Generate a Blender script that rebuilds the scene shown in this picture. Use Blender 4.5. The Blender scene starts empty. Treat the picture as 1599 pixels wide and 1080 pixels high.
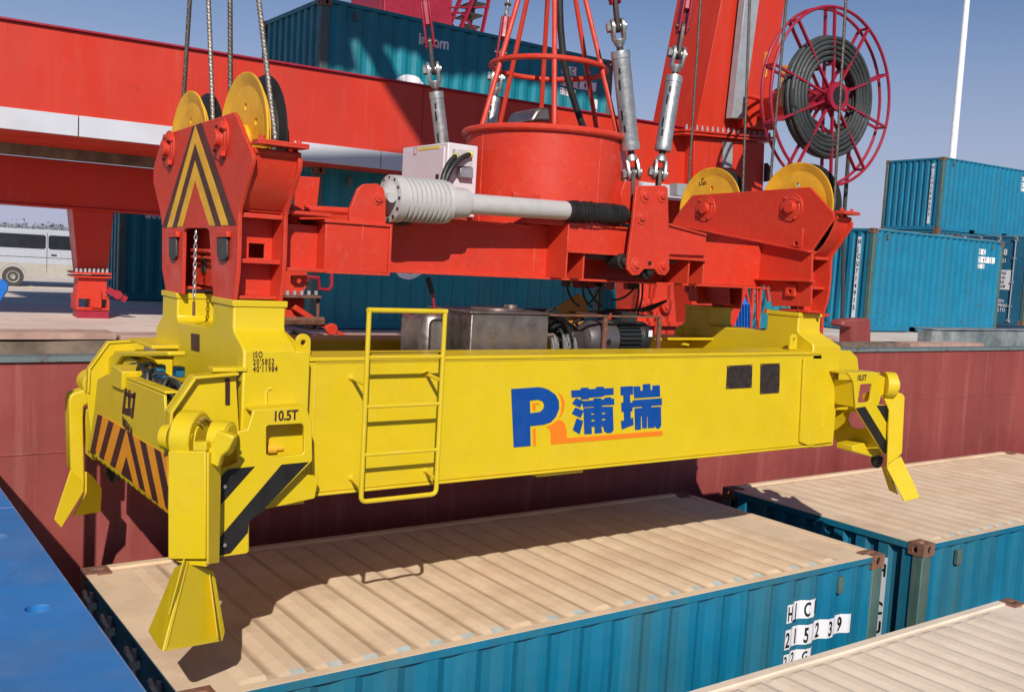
import bpy, bmesh, math, random
from mathutils import Vector as V, Matrix, noise
random.seed(7)
S = bpy.context.scene
COL = S.collection
# ------------------------------------------------------------------ camera
YAW, PIT, ROL = math.radians(35.69), math.radians(-4.93), math.radians(3.25)
CP = V((-1.565, -4.867, 2.354)); FPX = 1535.0
FW = V((math.sin(YAW)*math.cos(PIT), math.cos(YAW)*math.cos(PIT), math.sin(PIT)))
R0 = V((math.cos(YAW), -math.sin(YAW), 0)); U0 = R0.cross(FW)
RT = R0*math.cos(ROL) + U0*math.sin(ROL); UP = U0*math.cos(ROL) - R0*math.sin(ROL)
cd = bpy.data.cameras.new('camera'); cam = bpy.data.objects.new('camera', cd); COL.objects.link(cam)
cam.matrix_world = Matrix(((RT.x, UP.x, -FW.x, CP.x), (RT.y, UP.y, -FW.y, CP.y), (RT.z, UP.z, -FW.z, CP.z), (0, 0, 0, 1)))
cd.sensor_width = 36; cd.lens = 36*FPX/1599; cd.clip_start = 0.05; cd.clip_end = 6000
S.camera = cam
# ------------------------------------------------------------------ sky and sun
SUNTRAVEL = V((0.70, 1.27, -0.95)).normalized()
w = bpy.data.worlds.new('World'); S.world = w; w.use_nodes = True
nt = w.node_tree; sky = nt.nodes.new('ShaderNodeTexSky'); sky.sky_type = 'NISHITA'; sky.sun_disc = False
sky.sun_elevation = math.asin(-SUNTRAVEL.z); sky.sun_rotation = math.atan2(-SUNTRAVEL.x, -SUNTRAVEL.y)
sky.air_density = 1.1; sky.dust_density = 0.35; sky.ozone_density = 3.0; sky.altitude = 0
bg = nt.nodes['Background']; bg.inputs['Strength'].default_value = 0.069
# summer haze: the lowest part of the sky goes to pale lavender
tcw = nt.nodes.new('ShaderNodeTexCoord'); sxw = nt.nodes.new('ShaderNodeSeparateXYZ'); nt.links.new(tcw.outputs['Generated'], sxw.inputs[0])
mrw = nt.nodes.new('ShaderNodeMapRange'); mrw.interpolation_type = 'SMOOTHSTEP'; mrw.inputs['From Min'].default_value = -0.02; mrw.inputs['From Max'].default_value = 0.34
mrw.inputs['To Min'].default_value = 0.96; mrw.inputs['To Max'].default_value = 0.0; nt.links.new(sxw.outputs['Z'], mrw.inputs['Value'])
tint = nt.nodes.new('ShaderNodeMix'); tint.data_type = 'RGBA'; tint.blend_type = 'MULTIPLY'; tint.inputs[0].default_value = 1.0; tint.inputs[7].default_value = (0.70, 0.84, 1.06, 1)
nt.links.new(sky.outputs[0], tint.inputs[6])
hzm = nt.nodes.new('ShaderNodeMix'); hzm.data_type = 'RGBA'; nt.links.new(mrw.outputs[0], hzm.inputs[0]); nt.links.new(tint.outputs[2], hzm.inputs[6]); hzm.inputs[7].default_value = (6.4, 6.75, 9.1, 1)
nt.links.new(hzm.outputs[2], bg.inputs[0])
sd = bpy.data.lights.new('sun', 'SUN'); sd.energy = 4.75; sd.angle = math.radians(0.5); sd.color = (1, 0.955, 0.88)
so = bpy.data.objects.new('sun', sd); COL.objects.link(so); so.rotation_euler = SUNTRAVEL.to_track_quat('-Z', 'Y').to_euler()
S.view_settings.view_transform = 'Standard'; S.view_settings.look = 'None'
S.view_settings.exposure = 0.0; S.view_settings.gamma = 1.0
S.render.resolution_x = 1024; S.render.resolution_y = 691

# ------------------------------------------------------------------ photo measurements -> world points on a chosen real plane
def ray(u, v): return FW*FPX + RT*(u-799.5) - UP*(v-540)
def AX(u, v, ax, val):
    d = ray(u, v); return CP + d*((val-CP[ax])/d[ax])
def X(u, v, val): return AX(u, v, 0, val)
def Y(u, v, val): return AX(u, v, 1, val)
def Z(u, v, val): return AX(u, v, 2, val)
def D(u, v, depth): return CP + ray(u, v)*(depth/FPX)
def PL(u, v, p, n):
    d = ray(u, v); n = V(n); return CP + d*((V(p)-CP).dot(n)/d.dot(n))

# ------------------------------------------------------------------ materials
def mat(name, col, rough=0.5, metal=0.0, var=0.12, vscale=3.0, dirt=None, dirt_amt=0.0, dirt_scale=6.0, streak=False,
        rust=0.0, rust_scale=14.0, bump=0.02, bump_scale=60.0, rough_var=0.15, coat=0.0, rust_col=(0.11, 0.035, 0.015), grime=None, spec=0.5, wear=None, wear_r=0.006):
    m = bpy.data.materials.new(name); m.use_nodes = True; t = m.node_tree; N = t.nodes; L = t.links
    b = N['Principled BSDF']; tc = N.new('ShaderNodeTexCoord'); co = tc.outputs['Object']
    b.inputs['Metallic'].default_value = metal; b.inputs['Coat Weight'].default_value = coat
    b.inputs['Specular IOR Level'].default_value = spec
    def nz(scale, det=5.0, rgh=0.6, vec=co):
        n = N.new('ShaderNodeTexNoise'); n.inputs['Scale'].default_value = scale; n.inputs['Detail'].default_value = det
        n.inputs['Roughness'].default_value = rgh; L.new(vec, n.inputs['Vector']); return n.outputs['Fac']
    def ramp(f, a, bb):
        r = N.new('ShaderNodeMapRange'); r.inputs['From Min'].default_value = a; r.inputs['From Max'].default_value = bb
        L.new(f, r.inputs['Value']); return r.outputs['Result']
    def mix(f, a, bb):
        x = N.new('ShaderNodeMix'); x.data_type = 'RGBA'
        if isinstance(f, float): x.inputs[0].default_value = f
        else: L.new(f, x.inputs[0])
        for s, c in ((6, a), (7, bb)):
            if isinstance(c, tuple): x.inputs[s].default_value = (*c, 1)
            else: L.new(c, x.inputs[s])
        return x.outputs[2]
    def mul(a, k):
        x = N.new('ShaderNodeMath'); x.operation = 'MULTIPLY'; L.new(a, x.inputs[0]); x.inputs[1].default_value = k; return x.outputs[0]
    lo = tuple(c*(1-var) for c in col); hi = tuple(min(1, c*(1+var)) for c in col)
    c = mix(ramp(nz(vscale), 0.3, 0.7), lo, hi)
    if streak:
        mp = N.new('ShaderNodeMapping'); mp.inputs['Scale'].default_value = (1, 1, 0.06); L.new(co, mp.inputs['Vector'])
        sv = mp.outputs[0]
    else: sv = co
    if dirt:
        c = mix(mul(ramp(nz(dirt_scale, 8, 0.7, sv), 0.45, 0.75), dirt_amt), c, dirt)
    if grime:
        c = mix(mul(ramp(nz(dirt_scale*4.3, 6, 0.75, sv), 0.52, 0.72), 0.55), c, grime)
    if rust > 0:
        c = mix(ramp(nz(rust_scale, 10, 0.75), 0.67-rust*0.2, 0.71-rust*0.2), c, rust_col)
    if wear:      # paint rubbed thin along plate edges
        bv = N.new('ShaderNodeBevel'); bv.samples = 4; bv.inputs['Radius'].default_value = wear_r; ge = N.new('ShaderNodeNewGeometry')
        dp = N.new('ShaderNodeVectorMath'); dp.operation = 'DOT_PRODUCT'; L.new(bv.outputs[0], dp.inputs[0]); L.new(ge.outputs['Normal'], dp.inputs[1])
        em = ramp(dp.outputs['Value'], 0.985, 0.90); wn = ramp(nz(11.0, 6, 0.7), 0.40, 0.62); mm = N.new('ShaderNodeMath'); mm.operation = 'MULTIPLY'; L.new(em, mm.inputs[0]); L.new(wn, mm.inputs[1])
        c = mix(mul(mm.outputs[0], 0.75), c, wear)
    L.new(c, b.inputs['Base Color'])
    rr = N.new('ShaderNodeMapRange'); rr.inputs['To Min'].default_value = max(0.02, rough-rough_var); rr.inputs['To Max'].default_value = min(1, rough+rough_var)
    rr.inputs['From Min'].default_value = 0.3; rr.inputs['From Max'].default_value = 0.7
    L.new(nz(vscale*3.1), rr.inputs['Value']); L.new(rr.outputs[0], b.inputs['Roughness'])
    if bump > 0:
        bp = N.new('ShaderNodeBump'); bp.inputs['Strength'].default_value = min(1.0, bump*10); bp.inputs['Distance'].default_value = 0.002
        L.new(nz(bump_scale, 4), bp.inputs['Height'])
        # slow unevenness of hand-painted plate
        bp2 = N.new('ShaderNodeBump'); bp2.inputs['Strength'].default_value = min(1.0, bump*12); bp2.inputs['Distance'].default_value = 0.012
        L.new(nz(2.2, 2), bp2.inputs['Height']); L.new(bp.outputs[0], bp2.inputs['Normal']); L.new(bp2.outputs[0], b.inputs['Normal'])
    return m

YEL = (0.63, 0.455, 0.007)
M = {}
M['yellow'] = mat('yellow_paint', YEL, 0.42, var=0.035, vscale=2.0, bump=0.03, dirt=(0.50, 0.30, 0.02), dirt_amt=0.14, dirt_scale=3, grime=(0.58, 0.38, 0.02), wear=(0.72, 0.58, 0.16), rust=0.03, rust_scale=30, rust_col=(0.30, 0.16, 0.03))
M['sheave_yellow'] = mat('sheave_yellow_paint', (0.80, 0.42, 0.02), 0.5, var=0.1, dirt=(0.30, 0.12, 0.02), dirt_amt=0.5, dirt_scale=5)
M['red'] = mat('orange_red_paint', (0.57, 0.038, 0.016), 0.42, spec=0.35, var=0.06, vscale=2.0, bump=0.035, dirt=(0.38, 0.05, 0.035), dirt_amt=0.3, dirt_scale=5, grime=(0.56, 0.09, 0.055), wear=(0.70, 0.22, 0.14), rust=0.04, rust_scale=26)
M['crane_red'] = mat('crane_red_paint', (0.54, 0.032, 0.012), 0.45, spec=0.35, var=0.05, vscale=0.6, bump=0.02, dirt=(0.40, 0.05, 0.04), dirt_amt=0.5, dirt_scale=1.5, streak=True, grime=(0.55, 0.07, 0.045), rust=0.05, rust_scale=6)
M['crane_dark'] = mat('crane_crimson_paint', (0.30, 0.010, 0.030), 0.45, var=0.12)
M['hull'] = mat('hull_oxide_paint', (0.27, 0.052, 0.044), 0.6, var=0.14, vscale=0.9, bump=0.05, bump_scale=25, dirt=(0.17, 0.032, 0.026), dirt_amt=0.8, dirt_scale=1.5, streak=True, rust=0.14, rust_scale=7, grime=(0.36, 0.13, 0.12), wear=(0.42, 0.20, 0.17))
M['hull_green'] = mat('hull_edge_paint', (0.13, 0.17, 0.17), 0.6, rust=0.5, rust_scale=5)
M['steel'] = mat('galvanised_steel', (0.46, 0.46, 0.45), 0.42, metal=0.75, var=0.18, vscale=12, dirt=(0.25, 0.24, 0.22), dirt_amt=0.6, dirt_scale=20)
M['zinc'] = mat('zinc_sheet', (0.36, 0.38, 0.40), 0.5, metal=0.3, var=0.12, vscale=6)
M['stainless'] = mat('stainless_steel', (0.42, 0.36, 0.32), 0.34, metal=0.9, var=0.15, vscale=4, dirt=(0.20, 0.13, 0.09), dirt_amt=0.6, dirt_scale=6, streak=True)
M['grey'] = mat('light_grey_paint', (0.49, 0.47, 0.45), 0.45, var=0.05, dirt=(0.30, 0.25, 0.20), dirt_amt=0.35, dirt_scale=12)
M['white'] = mat('white_enamel', (0.62, 0.56, 0.58), 0.4, var=0.03, dirt=(0.6, 0.45, 0.42), dirt_amt=0.25, dirt_scale=5)
M['white_stripe'] = mat('white_band_paint', (0.54, 0.55, 0.59), 0.45, var=0.06, vscale=1, dirt=(0.40, 0.38, 0.38), dirt_amt=0.35, dirt_scale=1.2)
M['black'] = mat('black_paint', (0.010, 0.009, 0.009), 0.5, var=0.3)
M['brown_black'] = mat('brown_black_paint', (0.050, 0.018, 0.012), 0.5, var=0.25)
M['rubber'] = mat('black_rubber', (0.016, 0.015, 0.015), 0.55, var=0.3)
M['hose'] = mat('grey_hose_rubber', (0.036, 0.040, 0.040), 0.55, var=0.3, vscale=8)
M['rope'] = mat('greased_wire_rope', (0.13, 0.105, 0.085), 0.5, metal=0.6, var=0.35, vscale=30)
M['rope_light'] = mat('bright_wire_rope', (0.24, 0.205, 0.175), 0.45, metal=0.6, var=0.3, vscale=30)
M['rust'] = mat('rusty_steel', (0.17, 0.070, 0.040), 0.75, var=0.35, vscale=14, dirt=(0.08, 0.03, 0.02), dirt_amt=0.8, dirt_scale=22, bump=0.08)
M['dark_steel'] = mat('dark_forged_steel', (0.075, 0.055, 0.048), 0.5, metal=0.5, var=0.3, vscale=12)
M['casting'] = mat('rusty_corner_casting', (0.20, 0.085, 0.05), 0.75, var=0.3, vscale=12, dirt=(0.10, 0.13, 0.12), dirt_amt=0.5, dirt_scale=8, bump=0.08)
TEAL = (0.004, 0.135, 0.235)
def teal(name, col, rust=0.12, dirt_amt=0.45):
    return mat(name, col, 0.45, spec=0.3, var=0.12, vscale=1.5, dirt=(0.055, 0.13, 0.125), dirt_amt=dirt_amt, dirt_scale=2.6, streak=True, rust=rust, rust_scale=5.5, bump=0.04, bump_scale=30, grime=(0.02, 0.20, 0.30), wear=(0.16, 0.11, 0.08), wear_r=0.008)
M['teal'] = teal('container_teal', TEAL, 0.10, 0.75)
M['teal_dark'] = teal('container_dark_teal', (0.003, 0.185, 0.24), 0.12, 0.5)
M['teal_light'] = teal('container_bright_teal', (0.005, 0.170, 0.295), 0.34, 0.35)
M['blue_cont'] = teal('container_blue', (0.02, 0.12, 0.22), 0.1)
M['post'] = mat('weathered_post_paint', (0.055, 0.115, 0.105), 0.6, var=0.25, vscale=3, dirt=(0.20, 0.17, 0.12), dirt_amt=0.6, dirt_scale=5, streak=True, rust=0.45, rust_scale=6)
M['roof'] = mat('dusty_container_roof', (0.71, 0.535, 0.36), 0.9, var=0.09, vscale=1.4, dirt=(0.50, 0.31, 0.19), dirt_amt=0.7, dirt_scale=1.8, grime=(0.60, 0.43, 0.30), rust=0.05, rust_scale=40, bump=0.05, bump_scale=90)
M['roof_pale'] = mat('pale_dusty_container_roof', (0.76, 0.63, 0.50), 0.85, var=0.07, vscale=1.4, dirt=(0.46, 0.34, 0.26), dirt_amt=0.4, dirt_scale=2.2, rust=0.01, rust_scale=25, bump=0.05, bump_scale=90)
M['roof_groove'] = mat('darker_roof_groove', (0.57, 0.40, 0.25), 0.9, var=0.10, vscale=3, dirt=(0.34, 0.24, 0.17), dirt_amt=0.6, dirt_scale=3.5, bump=0.05)  # darker tone for the falling slope and narrow trough of each rib
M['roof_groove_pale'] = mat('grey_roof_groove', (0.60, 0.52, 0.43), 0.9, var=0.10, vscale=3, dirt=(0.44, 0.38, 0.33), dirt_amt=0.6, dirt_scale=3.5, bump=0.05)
M['washed'] = mat('washed_roof_paint', (0.40, 0.45, 0.43), 0.8, var=0.2, vscale=10, dirt=(0.55, 0.44, 0.33), dirt_amt=0.8, dirt_scale=14)
M['label_white'] = mat('white_decal', (0.74, 0.72, 0.74), 0.5, var=0.04)
M['blue_plate'] = mat('blue_hatch_paint', (0.018, 0.17, 0.44), 0.5, var=0.22, vscale=1.6, dirt=(0.10, 0.20, 0.38), dirt_amt=0.7, dirt_scale=2.2, wear=(0.45, 0.32, 0.27), wear_r=0.012, grime=(0.03, 0.16, 0.38), bump=0.06, bump_scale=130, rust=0.03, rust_scale=5, rust_col=(0.35, 0.10, 0.12))
M['blue'] = mat('blue_paint', (0.015, 0.16, 0.55), 0.45)
M['valve_blue'] = mat('valve_blue_paint', (0.01, 0.12, 0.22), 0.4)
M['logo_blue'] = mat('logo_blue_paint', (0.0, 0.055, 0.27), 0.45, var=0.02, bump=0.0)
M['logo_orange'] = mat('logo_orange_paint', (0.78, 0.185, 0.008), 0.45, var=0.02, bump=0.0)
M['stripe_orange'] = mat('hazard_orange_paint', (0.80, 0.30, 0.012), 0.45, var=0.05)
M['motor'] = mat('motor_dark_paint', (0.020, 0.022, 0.022), 0.45, var=0.2)
M['bell'] = mat('bell_housing_metal', (0.16, 0.14, 0.14), 0.4, metal=0.6, var=0.2)
M['nameplate'] = mat('etched_nameplate', (0.060, 0.045, 0.040), 0.4, metal=0.5, var=0.4, vscale=25)
M['concrete'] = mat('dock_concrete', (0.68, 0.57, 0.48), 0.9, var=0.10, vscale=0.35, dirt=(0.36, 0.30, 0.27), dirt_amt=0.5, dirt_scale=0.5, grime=(0.42, 0.36, 0.32), bump=0.06, bump_scale=20)
M['kerb'] = mat('stained_timber_fender', (0.15, 0.115, 0.08), 0.85, var=0.35, vscale=1.5, dirt=(0.34, 0.24, 0.18), dirt_amt=0.6, dirt_scale=3, bump=0.1, bump_scale=20)
M['timber'] = mat('pink_timber_top', (0.46, 0.29, 0.23), 0.85, var=0.2, vscale=3, dirt=(0.20, 0.12, 0.09), dirt_amt=0.6, dirt_scale=5, bump=0.08)
M['kerb_grey'] = mat('tarred_kerb_face', (0.16, 0.19, 0.20), 0.7, var=0.4, vscale=3, dirt=(0.5, 0.5, 0.48), dirt_amt=0.5, dirt_scale=2.5, bump=0.1)
M['van'] = mat('van_silver_paint', (0.42, 0.44, 0.48), 0.3, metal=0.1, var=0.03, coat=0.4, bump=0)
M['van_dirt'] = mat('van_dusty_paint', (0.36, 0.33, 0.28), 0.6, var=0.1)
M['glass'] = mat('tinted_glass', (0.020, 0.023, 0.028), 0.08, var=0.2, bump=0)
M['tyre'] = mat('tyre_rubber', (0.05, 0.045, 0.04), 0.9, var=0.2)
M['wheel'] = mat('steel_wheel', (0.28, 0.26, 0.23), 0.5, metal=0.3)
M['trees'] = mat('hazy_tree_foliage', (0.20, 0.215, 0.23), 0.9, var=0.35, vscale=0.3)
M['yellow_label'] = mat('yellow_label', (0.75, 0.60, 0.10), 0.5, bump=0)
M['brass'] = mat('brass_fitting', (0.55, 0.40, 0.10), 0.35, metal=0.7)
M['copper'] = mat('orange_bracket', (0.50, 0.20, 0.015), 0.5)
M['cabin_orange'] = mat('orange_ladder_paint', (0.75, 0.30, 0.05), 0.5)
M['mast'] = mat('mast_white_paint', (0.80, 0.80, 0.82), 0.5)
M['water'] = mat('hold_floor', (0.03, 0.02, 0.02), 0.8)

# ------------------------------------------------------------------ mesh builder
class MB:
    def __init__(s): s.bm = bmesh.new()
    def prism(s, pts, vec, holes=()):
        """flat outline (world points), optional holes, extruded by vec"""
        bm = s.bm; vec = V(vec); loops = [[V(p) for p in pts]] + [[V(p) for p in h] for h in holes]
        if not holes:
            a = [bm.verts.new(p) for p in loops[0]]; b = [bm.verts.new(p+vec) for p in loops[0]]
            bm.faces.new(a); bm.faces.new(b[::-1]); n = len(a)
            for i in range(n): bm.faces.new((a[i], b[i], b[(i+1) % n], a[(i+1) % n]))
            return s
        fa = []; fb = []
        for lp in loops:
            a = [bm.verts.new(p) for p in lp]; b = [bm.verts.new(p+vec) for p in lp]; n = len(a)
            for i in range(n): bm.faces.new((a[i], b[i], b[(i+1) % n], a[(i+1) % n]))
            fa += [bm.edges.get((a[i], a[(i+1) % n])) for i in range(n)]; fb += [bm.edges.get((b[i], b[(i+1) % n])) for i in range(n)]
        bmesh.ops.triangle_fill(bm, use_beauty=True, use_dissolve=False, edges=fa)
        bmesh.ops.triangle_fill(bm, use_beauty=True, use_dissolve=False, edges=fb)
        return s
    def quad(s, *p): s.bm.faces.new([s.bm.verts.new(V(q)) for q in p]); return s
    def box(s, a, b):
        x0, y0, z0 = a; x1, y1, z1 = b
        return s.prism([(x0, y0, z0), (x1, y0, z0), (x1, y1, z0), (x0, y1, z0)], (0, 0, z1-z0))
    def loft(s, rings, cap=True):
        bm = s.bm; R = [[bm.verts.new(V(p)) for p in r] for r in rings]; n = len(R[0])
        for a, b in zip(R, R[1:]):
            for i in range(n): bm.faces.new((a[i], a[(i+1) % n], b[(i+1) % n], b[i]))
        if cap: bm.faces.new(R[0][::-1]); bm.faces.new(R[-1])
        return s
    def tube(s, pts, r, n=10, closed=False, lobes=0, twist=0.0, lobe_amp=0.16):
        pts = [V(p) for p in pts]; m = len(pts); rings = []; up = None
        for i, p in enumerate(pts):
            if closed: t = (pts[(i+1) % m]-pts[i-1]).normalized()
            else: t = (pts[min(i+1, m-1)]-pts[max(i-1, 0)]).normalized()
            if up is None: up = t.orthogonal().normalized()
            up = (up-t*up.dot(t)).normalized(); sd_ = t.cross(up); rr = r[i] if isinstance(r, (list, tuple)) else r
            ring = []
            for k in range(n):
                a = 2*math.pi*k/n; q = rr*(1+lobe_amp*math.cos(lobes*a+i*twist)) if lobes else rr
                ring.append(p+up*(math.cos(a)*q)+sd_*(math.sin(a)*q))
            rings.append(ring)
        if closed: rings.append(rings[0])
        bm = s.bm; R = [[bm.verts.new(p) for p in g] for g in rings[:m]]
        pr = list(zip(R, R[1:]))+([(R[-1], R[0])] if closed else [])
        for a, b in pr:
            for i in range(n): bm.faces.new((a[i], a[(i+1) % n], b[(i+1) % n], b[i]))
        if not closed: bm.faces.new(R[0][::-1]); bm.faces.new(R[-1])
        return s
    def cyl(s, a, b, r, r2=None, n=24): return s.lathe(a, V(b)-V(a), [(0, r), ((V(b)-V(a)).length, r if r2 is None else r2)], n)
    def lathe(s, o, d, prof, n=32):
        o = V(o); d = V(d).normalized(); u = d.orthogonal().normalized(); w_ = d.cross(u)
        rings = [[o+d*t+(u*math.cos(2*math.pi*k/n)+w_*math.sin(2*math.pi*k/n))*max(r, 1e-4) for k in range(n)] for t, r in prof]
        return s.loft(rings)
    def beam(s, a, b, wd, ht, up=(0, 0, 1)):
        a = V(a); b = V(b); t = (b-a).normalized(); u = V(up); u = (u-t*u.dot(t)).normalized(); q = t.cross(u)*(wd/2); u = u*(ht/2)
        return s.prism([a-q-u, a+q-u, a+q+u, a-q+u], b-a)
    def build(s, name, m, parent=None, bevel=0.0, angle=35, smooth=True):
        bm = s.bm; bmesh.ops.recalc_face_normals(bm, faces=bm.faces)
        me = bpy.data.meshes.new(name); bm.to_mesh(me); bm.free()
        if smooth:
            for f in me.polygons: f.use_smooth = True
            me.set_sharp_from_angle(angle=math.radians(angle))
        o = bpy.data.objects.new(name, me); COL.objects.link(o); me.materials.append(M[m] if isinstance(m, str) else m)
        if bevel:
            md = o.modifiers.new('bevel', 'BEVEL'); md.width = bevel; md.segments = 2; md.limit_method = 'ANGLE'; md.angle_limit = math.radians(40)
            md.use_clamp_overlap = True
        if parent is not None:
            o.parent = parent
            if parent.type == 'EMPTY' and parent.get('wl'): o.matrix_parent_inverse = Matrix.Translation(-parent.location)
        return o
def tag(o, label=None, cat=None, group=None, kind=None):
    if label: o['label'] = label
    if cat: o['category'] = cat
    if group: o['group'] = group
    if kind: o['kind'] = kind
    return o
def thing(name, label, cat, loc, group=None, rotz=None):
    o = bpy.data.objects.new(name, None); COL.objects.link(o); o.location = V(loc); o.empty_display_size = 0.2
    if rotz is None: o['wl'] = 1
    else: o.rotation_euler = (0, 0, rotz)
    return tag(o, label, cat, group)
def sx(mb, px, val, th, holes=()):   # outline on a plane x = val
    return mb.prism([X(u, v, val) for u, v in px], (th, 0, 0), [[X(u, v, val) for u, v in h] for h in holes])
def sy(mb, px, val, th, holes=()):   # outline on a plane y = val
    return mb.prism([Y(u, v, val) for u, v in px], (0, th, 0), [[Y(u, v, val) for u, v in h] for h in holes])
def circ(c, r, ax, n=20):
    c = V(c); a, b = [(1, 2), (0, 2), (0, 1)][ax]; out = []
    for k in range(n):
        p = c.copy(); p[a] += r*math.cos(2*math.pi*k/n); p[b] += r*math.sin(2*math.pi*k/n); out.append(p)
    return out
def text(s, name, org, xd, size, m, parent, sxc=0.8, off=0.0, up=(0, 0, 1), align='LEFT', cutx=None, disp=None, ext=0.001, space=1.0):
    c = bpy.data.curves.new(name, 'FONT'); c.body = s; c.size = size; c.offset = off; c.extrude = ext; c.align_x = align; c.space_line = 0.95; c.space_character = space
    t = bpy.data.objects.new('tmp_text', c); COL.objects.link(t)
    dg = bpy.context.evaluated_depsgraph_get(); me = bpy.data.meshes.new_from_object(t.evaluated_get(dg)); bpy.data.objects.remove(t); me.name = name
    xd = V(xd).normalized(); up = V(up).normalized(); n = xd.cross(up); org = V(org)
    bm = bmesh.new(); bm.from_mesh(me); me.materials.clear()
    if cutx:
        for v in bm.verts: v.co.x *= sxc
        for cx in cutx:
            g = bm.verts[:]+bm.edges[:]+bm.faces[:]
            bmesh.ops.bisect_plane(bm, geom=g, plane_co=(cx, 0, 0), plane_no=(1, 0, 0))
        for v in bm.verts: v.co.z += disp(v.co.x)
        for v in bm.verts: v.co = org+xd*v.co.x+up*v.co.y+n*v.co.z
    else:
        for v in bm.verts: v.co = org+xd*(v.co.x*sxc)+up*v.co.y+n*v.co.z
    bm.to_mesh(me); bm.free(); me.materials.append(M[m])
    o = bpy.data.objects.new(name, me); COL.objects.link(o)
    o.parent = parent
    if parent.type == 'EMPTY' and parent.get('wl'): o.matrix_parent_inverse = Matrix.Translation(-parent.location)
    return o

# ================================================================== SETTING
GZ = 1.08
def ground_z(x, y):
    t = min(1, max(0, (y-17)/14)); return GZ-0.52*t*t*(3-2*t)
bm = bmesh.new(); ys = [5.9, 8, 11, 14, 17, 18.5, 20, 22, 24, 26, 28, 30, 33, 60, 150, 500, 2500]; xs = [-900, -200, -60, -20, -5, 5, 20, 40, 80, 300, 1500, 3500]
gv = [[bm.verts.new((x, y, ground_z(x, y))) for x in xs] for y in ys]
for j in range(len(ys)-1):
    for i in range(len(xs)-1): bm.faces.new((gv[j][i], gv[j][i+1], gv[j+1][i+1], gv[j+1][i]))
b0 = [bm.verts.new((x, 5.9, -8)) for x in xs]
for i in range(len(xs)-1): bm.faces.new((b0[i], b0[i+1], gv[0][i+1], gv[0][i]))
mb = MB(); mb.bm.free(); mb.bm = bm; tag(mb.build('dock_ground', 'concrete', smooth=False), kind='structure')
mb = MB(); mb.box((-14, -12, -3.5), (45, -0.25, -3.13)); mb.box((-14, -0.25, -3.5), (45, 2.98, -2.62)); tag(mb.build('hold_floor', 'water'), kind='structure')
mb = MB(); mb.quad((-900, -600, -6), (3500, -600, -6), (3500, 5.9, -6), (-900, 5.9, -6)); tag(mb.build('harbour_water', 'water'), kind='structure')

bg_t = thing('barge_hull', 'long rust-red inner hull wall of the barge running behind the spreader below the dock edge', 'barge', (6, 3.2, -3))
mb = MB(); mb.box((-14, 3.0, -3.5), (45, 3.12, 1.42)); mb.box((-14, 3.12, 0.55), (45, 4.6, 0.62)); mb.box((-14, 4.6, -5.5), (45, 4.7, 1.0))
for x in (-2.2, 1.1, 4.6, 8.1, 11.7): mb.box((x, 2.996, -3.5), (x+0.012, 3.004, 1.42))
hw = mb.build('side_wall', 'hull', bg_t)
mb = MB(); mb.tube([(x, 2.999, 0.735+0.004*math.sin(x*3)) for x in [-14+i*0.5 for i in range(118)]], 0.007, 6); mb.build('weld_seam', 'hull', hw)
mb = MB(); mb.box((-14, 2.97, 1.42), (45, 3.16, 1.46)); mb.build('coaming_edge', 'hull_green', bg_t)

# dock kerb / fender timbers, each length a thing
kr = thing('fender_timber', 'long stained fender timber on the dock edge above the left of the hull wall', 'timber', (-3, 5.8, GZ), 'fender timbers on the dock edge')
def kerb(t, x0, x1, z1, zt, face='kerb', top='timber'):
    mb = MB(); n = 14; ring = []
    for i in range(n+1):
        x = x0+(x1-x0)*i/n; dz = 0.012*math.sin(i*2.1+x0); dy = 0.012*math.sin(i*1.3)
        ring.append([(x, 5.72+dy, 0.7), (x, 6.02+dy, 0.7), (x, 6.02+dy, z1+dz), (x, 5.72+dy, z1+dz)])
    mb.loft(ring); mb.build('fender_face', face, t, bevel=0.008)
    mb = MB(); mb.box((x0+0.01, 5.70, z1+0.016), (x1-0.01, 6.12, zt)); mb.build('top_board', top, t, bevel=0.006)
kerb(kr, -9, 1.02, 1.30, 1.385)
kr2 = thing('fender_timber', 'fender timber butting the first one behind the left tower of the yellow spreader', 'timber', (3, 5.8, GZ), 'fender timbers on the dock edge'); kerb(kr2, 1.04, 5.6, 1.285, 1.36)
kr3 = thing('fender_timber', 'fender timber seen under the red frame beside the steel tank', 'timber', (9, 5.8, GZ), 'fender timbers on the dock edge'); kerb(kr3, 5.62, 13.0, 1.29, 1.365)
kr4 = thing('tarred_kerb', 'grey tarred kerb beam with white scuffs on the dock edge at the far right', 'kerb', (18, 5.8, GZ))
kerb(kr4, 15.9, 30, 1.48, 1.52, 'kerb_grey', 'kerb_grey')
for i, (x0, x1, y0, z, rz, lb) in enumerate(((13.2, 15.8, 5.75, 1.24, 0.02, 'weathered plank lying on the dock edge below the mooring post'), (14.9, 17.2, 5.5, 1.27, -0.05, 'weathered plank with broken end lying against the grey kerb'), (12.6, 14.0, 5.6, 1.22, 0.04, 'short dark plank on the dock edge just right of the yellow spreader'))):
    mb = MB(); n = 6; ring = []
    for k in range(n+1):
        x = x0+(x1-x0)*k/n; ring.append([(x, y0+rz*(x-x0)+random.uniform(0, .03), 0.95), (x, y0+0.34+rz*(x-x0), 0.95), (x, y0+0.34+rz*(x-x0), z), (x, y0+rz*(x-x0)+random.uniform(0, .03), z+random.uniform(-.01, .01))])
    mb.loft(ring); tag(mb.build('plank', 'timber' if i == 1 else 'kerb'), lb, 'plank', 'loose planks on the dock edge')

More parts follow.
